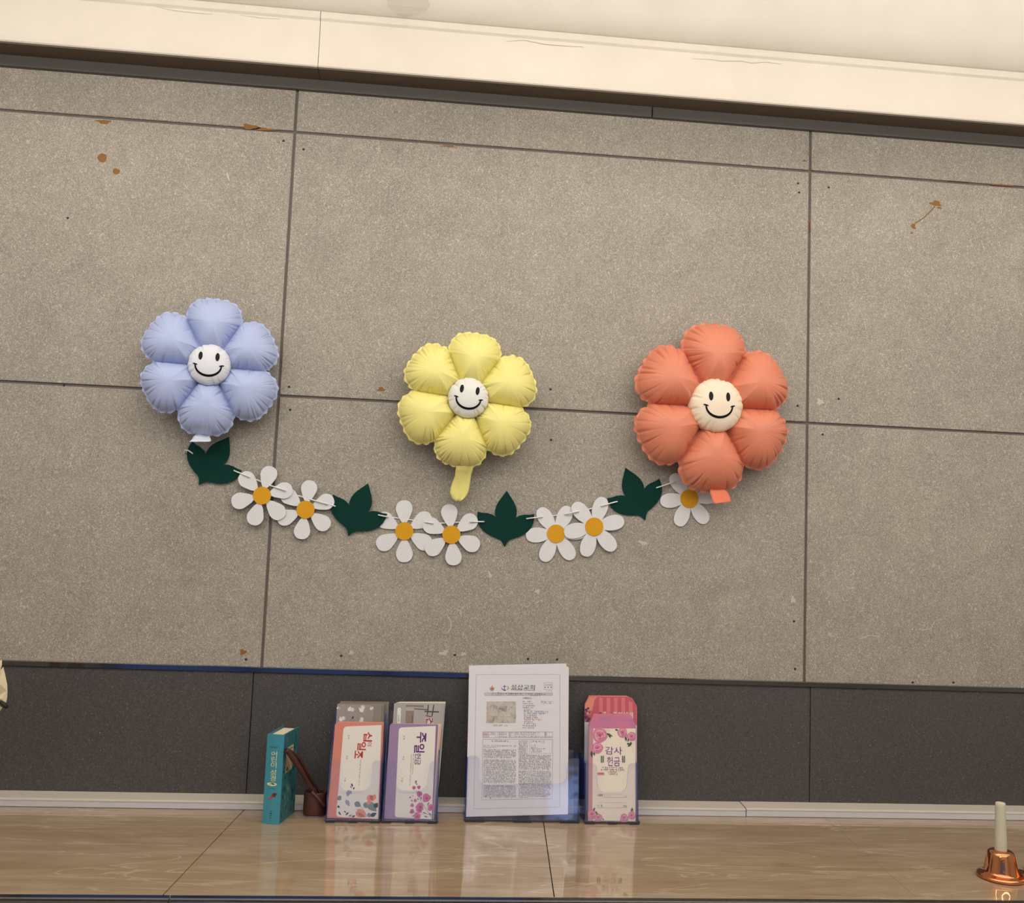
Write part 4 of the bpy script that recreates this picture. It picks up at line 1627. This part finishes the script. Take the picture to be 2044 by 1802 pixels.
def block(x0, x1, y0, y1, last=None, step=19.5):
    y = y0
    while y + 14 <= y1:
        row(K4, x0, y, x1 if (y + step + 14 <= y1 or last is None) else last, y + 13.5, gap=.16)
        y += step


block(432, 952, 140, 186, 660, 22)
block(432, 950, 205, 340, 890)
block(432, 948, 362, 745, 920)
block(432, 946, 765, 970, 930)
block(985, 1140, 55, 290)
block(985, 1500, 290, 520, 1480)
block(985, 1498, 540, 970, 1165)
p.ell(*o4(468, 940), .0012, .0012).ell(*o4(543, 963), .0012, .0012)
p.build('small_type', o_, ink('greytype', (106, 104, 112)), eC)
p = Print()
row(K3, 1068, 888, 1440, 911, p)
p.build('blue_type', o_, ink('bluetype', (62, 84, 142)), eC)
p = Print()
row(K3, 1068, 984, 1350, 1006, p)
p.build('red_type', o_, ink('redtype', (178, 70, 74)), eC)

# ---- holder with thanksgiving envelopes ------------------------------------------------
hD, yD, frD, dx0, dx1 = holder('leaflet_holder', 'clear acrylic holder with pink rose thanksgiving envelopes, right of the bulletins', (1168, 1644), (1274, 1645), TAN,
                               [K5(112, 1695), K5(768, 1700), K5(765, 945), K5(650, 955), K5(625, 1308), K5(268, 1308), K5(252, 950), K5(122, 945)], [0, 0, .004, .014, .018, .018, .014, .004],
                               0.072, (1273, 1500), (0.034, (1270, 1520)))
gD = 'pink rose thanksgiving envelopes'
PINKP = mat('pink_paper', (206, 122, 140), 0.6)
CRM = mat('ivory_paper', (232, 220, 202), 0.6)
for k in range(3, 0, -1):
    fr = Frame(yD + 0.0075 + 0.0032 * k, TAN, K5(440, 1660))
    sheet('offering_envelope', fr, [K5(150, 1655), K5(738 + k, 1662), K5(738 + k, 495), K5(700, 398 - 4 * k), K5(655, 345 - 5 * k), K5(215, 350 - 4 * k), K5(160 - k, 480 - 5 * k)], PINKP, 'plain pink envelope stacked %s behind the rose thanksgiving envelope' % ORD[k - 1], 'envelope', gD)
fr = Frame(yD + 0.0060, TAN, K5(440, 1660))
q = lambda x, y: fr.p(*K5(x, y))
eD = sheet('offering_envelope', fr, [K5(150, 1662), K5(736, 1670), K5(736, 505), K5(700, 405), K5(655, 372), K5(220, 378), K5(160, 490)], CRM, 'ivory thanksgiving envelope with pink roses and purple brush lettering', 'envelope', gD, plain=False)
g = NG('pink_violet_wash')
n = g.noise(28, 3, .5)
g.link(g.ramp(n, [(.35, (206, 118, 142)), (.55, (196, 116, 152)), (.7, (162, 116, 172))]), g.b.inputs['Base Color'])
g.b.inputs['Roughness'].default_value = .65
Print().poly([q(160, 520), q(736, 520), q(736, 505), q(700, 405), q(655, 372), q(220, 378), q(160, 490)]).build('flap_wash', o_, g.m, eD)
Print().poly([q(152, 1650), q(200, 1655), q(205, 900), q(215, 520), q(160, 520)]).build('side_wash', o_, ink('dustyrose', (196, 140, 150)), eD)
for i, (x, y, r) in enumerate(((295, 605, 88), (265, 762, 66), (575, 572, 60), (688, 620, 55), (198, 1585, 58), (275, 1625, 46), (595, 1632, 50), (690, 1600, 46))):
    rose(*q(x, y), r * .000174, i + 3, eD, 2 * o_)
p = Print()
for a, b, w in (((375, 580), (455, 620), .0022), ((400, 590), (430, 640), .0018), ((520, 545), (480, 530), .0018), ((612, 620), (622, 680), .0022), ((650, 640), (640, 690), .0014), ((690, 690), (640, 750), .0028), ((650, 700), (632, 720), .002), ((190, 800), (195, 880), .0028), ((215, 815), (232, 860), .0016),
                ((230, 1500), (215, 1550), .0018), ((245, 1545), (260, 1590), .0018), ((690, 1500), (705, 1550), .0018), ((325, 1635), (345, 1655), .0012), ((680, 1520), (692, 1555), .0015)):
    p.leaf(q(*a), q(*b), w)
for sx in (-1, 1):
    cx = 327 if sx < 0 else 585
    for k in range(5):
        y = 945 - 17 * k
        p.leaf(q(cx + sx * 4, y), q(cx + sx * 24, y - 20), .0009).leaf(q(cx - sx * 0, y), q(cx - sx * 18, y - 22), .0009)
    p.leaf(q(cx + sx * 10, 880), q(cx + sx * 12, 858), .0009)
p.build_each('leaf_print', 3 * o_, ink('leafgreen', (74, 92, 78)), eD)
p = Print()
for i in range(16):
    x, y = (355 + 7 * i, 530 + 8 * ((i * 7) % 5)) if i < 10 else (690 + 6 * (i % 4), 700 + 22 * (i - 10))
    p.ell(*q(x, y), .0006, .0006, 0, 8)
p.build('berry_print', 3 * o_, ink('berry', (150, 96, 84)), eD)
p = Print()
p.text('감사', *fbox(fr, K5, 360, 748, 570, 842), bold=.0)
p.text('헌금', *fbox(fr, K5, 384, 872, 542, 984), bold=.0)
p.build('lettering', 3 * o_, ink('violet', (128, 62, 148)), eD)
p = Print()
for y, a, b in ((1010, 325, 592), (1037, 308, 610), (1063, 385, 530), (1090, 392, 520)):
    p.glyphs(*fbox(fr, K5, a, y - 10, b, y + 8), rnd, gap=.15)
p.glyphs(*fbox(fr, K5, 266, 1336, 330, 1360), rnd, gap=0)
p.glyphs(*fbox(fr, K5, 610, 1345, 632, 1370), rnd, gap=0)
p.text('이', *fbox(fr, K5, 264, 1466, 284, 1490)).text('름', *fbox(fr, K5, 304, 1466, 324, 1490))
p.glyphs(*fbox(fr, K5, 586, 1474, 628, 1500), rnd, gap=0)
p.ell(*q(704, 1342), .0005, .0005)
p.build('small_print', 3 * o_, ink('plum', (96, 78, 92)), eD)
Print().line(q(335, 1375), q(632, 1375), .0003).line(q(265, 1438), q(630, 1438), .0003).line(q(262, 1503), q(630, 1503), .0003).build('ruled_lines', 3 * o_, INKG, eD)
Print().poly(rounded([q(265, 1095), q(348, 1095), q(348, 1065), q(265, 1065)], .002)).build('pink_pill', 3 * o_, ink('pill', (206, 120, 138)), eD)
# rear tier
gD2 = 'red striped group-worship envelopes'
STR1 = mat('red_paper', (196, 86, 98), 0.6)
for k in range(3):
    fr = Frame(yD + 0.058 - 0.004 * k, TAN, K5(430, 1500))
    sheet('offering_envelope', fr, [K5(100, 1560), K5(752, 1560), K5(752, 240 + 4 * k), K5(700, 150 + 3 * k), K5(620 + 10 * k, 112 + 4 * k), K5(160, 110 + 3 * k), K5(105, 210 + 4 * k)], mat('salmon_paper', (222, 128, 118), .6), 'plain salmon envelope stacked %s behind the red striped envelope' % ORD[2 - k], 'envelope', gD2)
fr = Frame(yD + 0.0435, TAN, K5(430, 1500))
q = lambda x, y: fr.p(*K5(x, y))
eD2 = sheet('offering_envelope', fr, [K5(100, 1560), K5(752, 1560), K5(755, 255), K5(738, 215), K5(700, 155), K5(640, 128), K5(165, 125), K5(105, 222)], mat('lavender_paper', (206, 200, 210), .6), 'red striped group-worship envelope with white lettering behind the roses', 'envelope', gD2, plain=False)
Print().poly([q(102, 440), q(755, 480), q(755, 255), q(738, 215), q(700, 155), q(640, 128), q(165, 125), q(105, 222)]).build('red_band', o_, STR1, eD2)
p = Print()
for i in range(6):
    x = 285 + 92 * i
    top = 138 if x < 600 else 138 + (x - 600) * .8
    p.poly([q(x, 470), q(min(x + 46, 752), 470), q(min(x + 46, 752), top + (14 if x > 600 else 0)), q(x, top)])
p.build('stripe', 2 * o_, ink('stripe', (216, 122, 126)), eD2)
Print().poly([q(108, 300), q(200, 300), q(230, 160), q(260, 130), q(168, 130), q(110, 225)]).build('corner_wash', 2 * o_, ink('apricot', (222, 142, 122)), eD2)
p = Print()
for i, (x, y, r) in enumerate(((125, 290, 20), (150, 270, 14), (120, 380, 24), (155, 400, 20), (140, 425, 14), (165, 330, 12), (300, 335, 16), (330, 345, 12), (110, 340, 12))):
    p.ell(*q(x, y), r * .00017, r * .00017, 0, 14, .18, i)
p.build('berry_print', 3 * o_, ink('aubergine', (92, 62, 104)), eD2)
p = Print()
p.ell(*q(355, 325), .0036, .0026, 0, 14, .1).poly([q(135, 345), q(180, 345), q(180, 322), q(135, 322)])
p.build('ribbon_print', 3 * o_, ink('straw', (216, 190, 150)), eD2)
b_ = fbox(fr, K5, 452, 318, 705, 400)
Print().text('구역예배', b_[0] + .0006, b_[1] - .0008, b_[2] + .0006, b_[3] - .0008, bold=.03).build('lettering_shadow', 3 * o_, ink('winedark', (92, 40, 52)), eD2)
Print().text('구역예배', *b_, bold=.015).build('lettering', 4 * o_, ink('paper', (232, 228, 222)), eD2)

# ---- teal children's bible ------------------------------------------------
TEAL = mat('teal_cover', (62, 142, 158), 0.45, bump=0.08, bscale=400)
TEALD = mat('teal_cover_side', (52, 112, 120), 0.5, bump=0.08, bscale=400)
PAGE = mat('book_pages', (226, 214, 186), 0.8)
p1, p2 = atz(523, 1643), atz(557, 1645)
rz = -0.21
hz = float(aty(570, 1466, p2[1])[2]) - ZC
bw = float(np.linalg.norm(p2[:2] - p1[:2])) * 1.02
bdp = 0.088
book = empty('hardback_book', (float(p1[0]), float(p1[1]), ZC))
book.rotation_euler = (0, 0, rz)
tag(book, 'thick teal hardback children\'s bible standing upright, spine outward', 'book')
ct = 0.0028
# spine: gently rounded in plan
n = 10
pl = [(bw * i / n, -0.0022 * math.sin(math.pi * i / n)) for i in range(n + 1)]
pl2 = [(bw - ct * .2 - (bw - ct * .4) * i / n, 0.0030 - 0.0016 * math.sin(math.pi * i / n)) for i in range(n + 1)]
ring = pl + pl2
bm = bmesh.new()
A = [bm.verts.new((x, y, 0.0003)) for x, y in ring]
B_ = [bm.verts.new((x, y, hz)) for x, y in ring]
bm.faces.new(A)
bm.faces.new(B_)
for i in range(len(ring)):
    bm.faces.new((A[i], A[(i + 1) % len(ring)], B_[(i + 1) % len(ring)], B_[i]))
spine = from_bm('spine', bm, TEAL, book)
cov = box('cover', bw - ct, bw, 0.0030, bdp, 0.0003, hz, TEALD, book, 0.0006, 1)
box('cover', 0, ct, 0.0030, bdp, 0.0003, hz, TEALD, book, 0.0006, 1)
box('page_block', ct + .0002, bw - ct - .0002, 0.0034, bdp - .004, 0.004, hz - .004, PAGE, book)


def spine_y(x):
    return -0.0022 * math.sin(math.pi * x / bw) - 0.0003


def on_spine(pr, nm, m):
    v = [(a, spine_y(a), b) for a, b in pr.v]
    return obj_from(nm, v, pr.f, m, spine)


def sp(u, v):
    return (u * bw, (1 - v) * hz)


def spb(x0, v0, x1, v1):
    return x0 * bw, (1 - v1) * hz, x1 * bw, (1 - v0) * hz


YEL = ink('paleyellow', (226, 222, 160))
pr = Print()
for ch, v0, v1 in (('어', .19, .245), ('린', .248, .308), ('이', .312, .375), ('성', .392, .455), ('경', .460, .522)):
    pr.text(ch, *spb(.33, v0, .66, v1))
on_spine(pr, 'title_lettering', YEL)
on_spine(Print().ell(*sp(.46, .556), .29 * bw, .020 * hz), 'oval_badge', YEL)
bk = Print().glyphs(*spb(.28, .551 + .007 - .012, .66, .551 + .012), rnd, gap=0)
for k in range(len(bk.v)):
    pass
v = [(a, spine_y(a) - .0003, b) for a, b in bk.v]
obj_from('badge_print', v, bk.f, INKB, spine)
pr = Print().glyphs(*spb(.20, .137, .72, .152), rnd, gap=0)
pr.glyphs(*spb(.24, .602, .70, .614), rnd, gap=0)
glyphs_down(pr, *spb(.42, .848, .55, .946), rnd, gap=.05)
on_spine(pr, 'small_print', INKB)
pr = Print().poly([sp(.30, .735), sp(.38, .736), sp(.62, .690), sp(.50, .680)])
on_spine(pr, 'brush_print', ink('brushred', (176, 66, 62)))
pr = Print().leaf(sp(.50, .692), sp(.78, .655), .0040)
on_spine(pr, 'brush_tip_print', ink('brushdark', (110, 44, 52)))
# printed front board: leaves and a parchment label, flat on the cover's outer face


def on_cover(pr, nm, m, off=0.0003):
    v = [(bw + off, a, b) for a, b in pr.v]
    return obj_from(nm, v, [f for f in pr.f], m, cov)


def cvp(u, v):
    return (0.003 + u * (bdp - .003), (1 - v) * hz)


on_cover(Print().poly([cvp(.17, .17), cvp(.66, .17), cvp(.62, .45), cvp(.17, .455)]), 'parchment_label', ink('parchment', (196, 178, 148)))
pr = Print()
pr.line(cvp(.42, .20), cvp(.60, .20), .002)
for k in range(5):
    pr.glyphs(*(lambda a, b: (a[0], a[1], b[0], b[1]))(cvp(.24, .27 + .03 * k), cvp(.58, .258 + .03 * k)), rnd, gap=.4)
pr.ell(*cvp(.28, .42), .006, .004)
on_cover(pr, 'label_print', ink('labelbrown', (104, 84, 66)), .0006)
pa, pb2 = Print(), Print()
rr = random.Random(21)
for k in range(46):
    u, v_ = rr.uniform(.06, .95), rr.uniform(.04, .96)
    if .12 < u < .72 and .14 < v_ < .48:
        continue
    L_ = rr.uniform(.010, .018)
    a = rr.uniform(1.1, 2.0)
    c = cvp(u, v_)
    d = (c[0] + L_ * math.cos(a), c[1] + L_ * math.sin(a))
    if d[0] > bdp - .001 or d[1] > hz - .002:
        continue
    (pa if rr.random() < .68 else pb2).leaf(c, d, .0018)
on_cover(pa, 'feather_print', ink('nightteal', (22, 48, 58)))
on_cover(pb2, 'leaf_print', ink('olivepale', (150, 158, 112)))

# ---- brown leather cup with strap ------------------------------------------------
LEA = mat('brown_leather', (84, 46, 38), 0.5, bump=0.25, bscale=500)
LEAD = mat('brown_leather_dark', (70, 36, 30), 0.55, bump=0.25, bscale=500)
cf = atz(629, 1622)
RC = 0.0235
cy = min(float(cf[1]) + RC, -0.052 - RC)
cupx = float(aty(629, 1600, cy)[0])
ch_ = float(aty(629, 1578, cy)[2]) - ZC
cup = empty('leather_cup', (cupx, cy, ZC))
tag(cup, 'small dark brown leather cup with a looped strap leaning on the teal book', 'cup')
lathe('cup_body', [(0.001, 0.0025), (RC * .97, 0.0025), (RC, 0.005), (RC * .99, ch_ * .95), (RC * .97, ch_), (RC * .88, ch_), (RC * .86, ch_ * .9), (RC * .86, 0.006), (0.001, 0.006)], LEA, cup, 40)
lathe('base_ring', [(0.001, 0.0002), (RC * .95, 0.0002), (RC * .95, 0.0024), (0.001, 0.0024)], mat('base_ring', (150, 148, 150), .4, .3), cup, 40)


def strand(nm, pxs, rads, m):
    pts = [aty(x, y, Y) - np.array([cupx, cy, ZC]) for x, y, Y in pxs]
    # smooth with Catmull-Rom
    P_, R_ = [], []
    pts = [np.array(q) for q in pts]
    for i in range(len(pts) - 1):
        a, b, c, d = pts[max(i - 1, 0)], pts[i], pts[i + 1], pts[min(i + 2, len(pts) - 1)]
        for k in range(6):
            t = k / 6
            P_.append(0.5 * ((2 * b) + (-a + c) * t + (2 * a - 5 * b + 4 * c - d) * t * t + (-a + 3 * b - 3 * c + d) * t ** 3))
            R_.append(rads[i] + (rads[i + 1] - rads[i]) * t)
    P_.append(pts[-1])
    R_.append(rads[-1])
    return tube(nm, P_, R_, m, cup, 12), P_


s1_, PS = strand('strap', [(640, 1600, cy), (628, 1582, cy - .01), (614, 1560, cy - .022), (601, 1537, cy - .04), (589, 1520, cy - .055), (580, 1506, -.142), (571, 1496, -.152)], [.0034, .0036, .0040, .0050, .0056, .0056, .0050], LEA)
s2_, _ = strand('strap', [(645, 1592, cy + .004), (632, 1572, cy), (617, 1550, cy - .012), (607, 1532, cy - .03), (598, 1514, cy - .045), (585, 1502, -.135), (572, 1494, -.148)], [.0028, .003, .0034, .0038, .0036, .003, .0026], LEAD)
s3_, _ = strand('strap_end', [(622, 1580, cy - RC - .001), (632, 1590, cy - RC - .002), (640, 1599, cy - RC - .0015), (648, 1608, cy - RC + .004)], [.0035, .0035, .0034, .003], LEA)
tip = PS[-1]
d_ = (PS[-1] - PS[-3])
d_ = d_ / np.linalg.norm(d_)
tube('strap_hole', [tip + d_ * .0001, tip + d_ * .0006], .0028, mat('hole_dark', (24, 12, 10), .8), cup, 12)

# ---- copper hand bells ------------------------------------------------
g = NG('polished_copper')
g.b.inputs['Base Color'].default_value = lin((226, 150, 104))
g.b.inputs['Metallic'].default_value = 1.0
g.b.inputs['Roughness'].default_value = 0.06
COP = g.m
HAND = mat('ivory_handle', (208, 202, 178), 0.5, bump=.1, bscale=600)


def bell(px, py, label):
    c = atz(px, py)
    e = empty('hand_bell', (float(c[0]), float(c[1]), ZC))
    tag(e, label, 'bell', 'copper hand bells')
    prof = [(0.0370, 0.0050), (0.0388, 0.0008), (0.0402, 0.0010), (0.0412, 0.0038), (0.0405, 0.0064), (0.0372, 0.0080), (0.0322, 0.0092), (0.0298, 0.0108), (0.0288, 0.0140), (0.0270, 0.0230), (0.0247, 0.0345), (0.0228, 0.0430), (0.0214, 0.0466), (0.0182, 0.0486), (0.0100, 0.0492)]
    lathe('bell_body', prof, COP, e, 64)
    hp = [(0.0100, 0.0480), (0.0104, 0.0500), (0.0102, 0.066), (0.0095, 0.098), (0.0088, 0.126), (0.0085, 0.1315), (0.0076, 0.1330), (0.0030, 0.1332), (0.0026, 0.1300), (0.0001, 0.1300)]
    lathe('handle', hp, HAND, e, 28)
    return e


bell(1998, 1752, 'polished copper hand bell with ivory handle standing mouth down')
bell(2079, 1754, 'copper hand bell mostly cut off beside the ivory handled bell')

# ---- cream cloth flower at the left edge ------------------------------------------------
PETC = mat('cream_cloth', (226, 208, 168), 0.8, bump=.1)
BLK = mat('black_stem', (26, 22, 18), 0.6)
Yl = -0.20
c0 = aty(-26, 1370, Yl)
fl_ = empty('cloth_flower', (float(c0[0]), Yl, ZC))
tag(fl_, 'cream cloth flower with folded petals and black stem at the counter end', 'artificial flower')


def petal3(poly, bulge, nm='petal', m=PETC, dy=0.0):
    pts = [aty(x, y, Yl + dy) - np.array([c0[0], Yl, ZC]) for x, y in poly]
    c = sum(pts) / len(pts) + np.array([0, -bulge, 0])
    v = [tuple(q) for q in pts] + [tuple(c)]
    n_ = len(pts)
    f = [[i, (i + 1) % n_, n_] for i in range(n_)]
    o = obj_from(nm, v, f, m, fl_, False)
    sm = o.modifiers.new('thickness', 'SOLIDIFY')
    sm.thickness = 0.0012
    return o


petal3([(-30, 1330), (-10, 1322), (4, 1317), (4, 1326), (1, 1337), (-8, 1352), (-22, 1356)], .006)
petal3([(-24, 1362), (0, 1340), (7, 1331), (10, 1346), (14, 1366), (15, 1379), (4, 1384), (-12, 1390)], .008, dy=-.004)
petal3([(-14, 1391), (2, 1386), (15, 1378), (14.5, 1390), (13, 1400), (8, 1405), (-2, 1402)], .004, dy=-.006)
petal3([(-22, 1412), (-8, 1404), (5, 1412), (0, 1418), (-10, 1428)], .004, dy=-.003)
petal3([(-60, 1350), (-34, 1340), (-26, 1362), (-30, 1388), (-58, 1392)], .006, dy=.002)
petal3([(-54, 1396), (-30, 1392), (-18, 1412), (-30, 1436), (-52, 1424)], .006, dy=.004)


def pth(pxs, dy=0.0):
    return [tuple(aty(x, y, Yl + dy) - np.array([c0[0], Yl, ZC])) for x, y in pxs]


tube('stamen', pth([(-24, 1392), (-10, 1400), (2, 1401), (10, 1408), (15, 1413)], -.010), [.003, .003, .0035, .0045, .003], BLK, fl_, 10)
stem = pth([(-26, 1392), (-32, 1440), (-36, 1500), (-38, 1580)], .006)
stem.append((stem[-1][0], stem[-1][1], 0.006))
tube('stem', stem, .003, BLK, fl_, 8)
xb_, yb_ = stem[-1][0], stem[-1][1]
lathe('weighted_base', [(0.001, 0.0005), (.030, 0.0005), (.030, .006), (.026, .010), (.004, .012), (.001, .012)], BLK, fl_, 32, (xb_, yb_, 0))

# ---- glowing screen added unseen behind the camera for a blue acrylic reflection ------------------------------------------------
scr = empty('added_screen', (0.86, YB, 1.25))
tag(scr, 'small lit blue screen on the wall beside the glazed doors', 'screen')
box('bezel', -.19, .19, 0.0005, 0.03, -.11, .11, mat('bezel_black', (20, 20, 22), .4), scr, .004)
box('display', -.17, .17, 0.0302, 0.0315, -.09, .09, emit_mat('display_glow', (0.30, 0.48, 1.0), ADDED_SCREEN_EMIT), scr)

for o in sc.objects:
    if o.type == 'MESH' and o.name.split('.')[0] in ('small_print', 'small_type', 'badge_print', 'label_print', 'blossom_centre', 'berry_print', 'ruled_lines', 'stem_print', 'feather_print', 'leaf_print', 'red_type', 'blue_type', 'hand_print', 'stripe', 'tinted_bar') and len(o.data.polygons) > 1:
        o['kind'] = 'stuff'
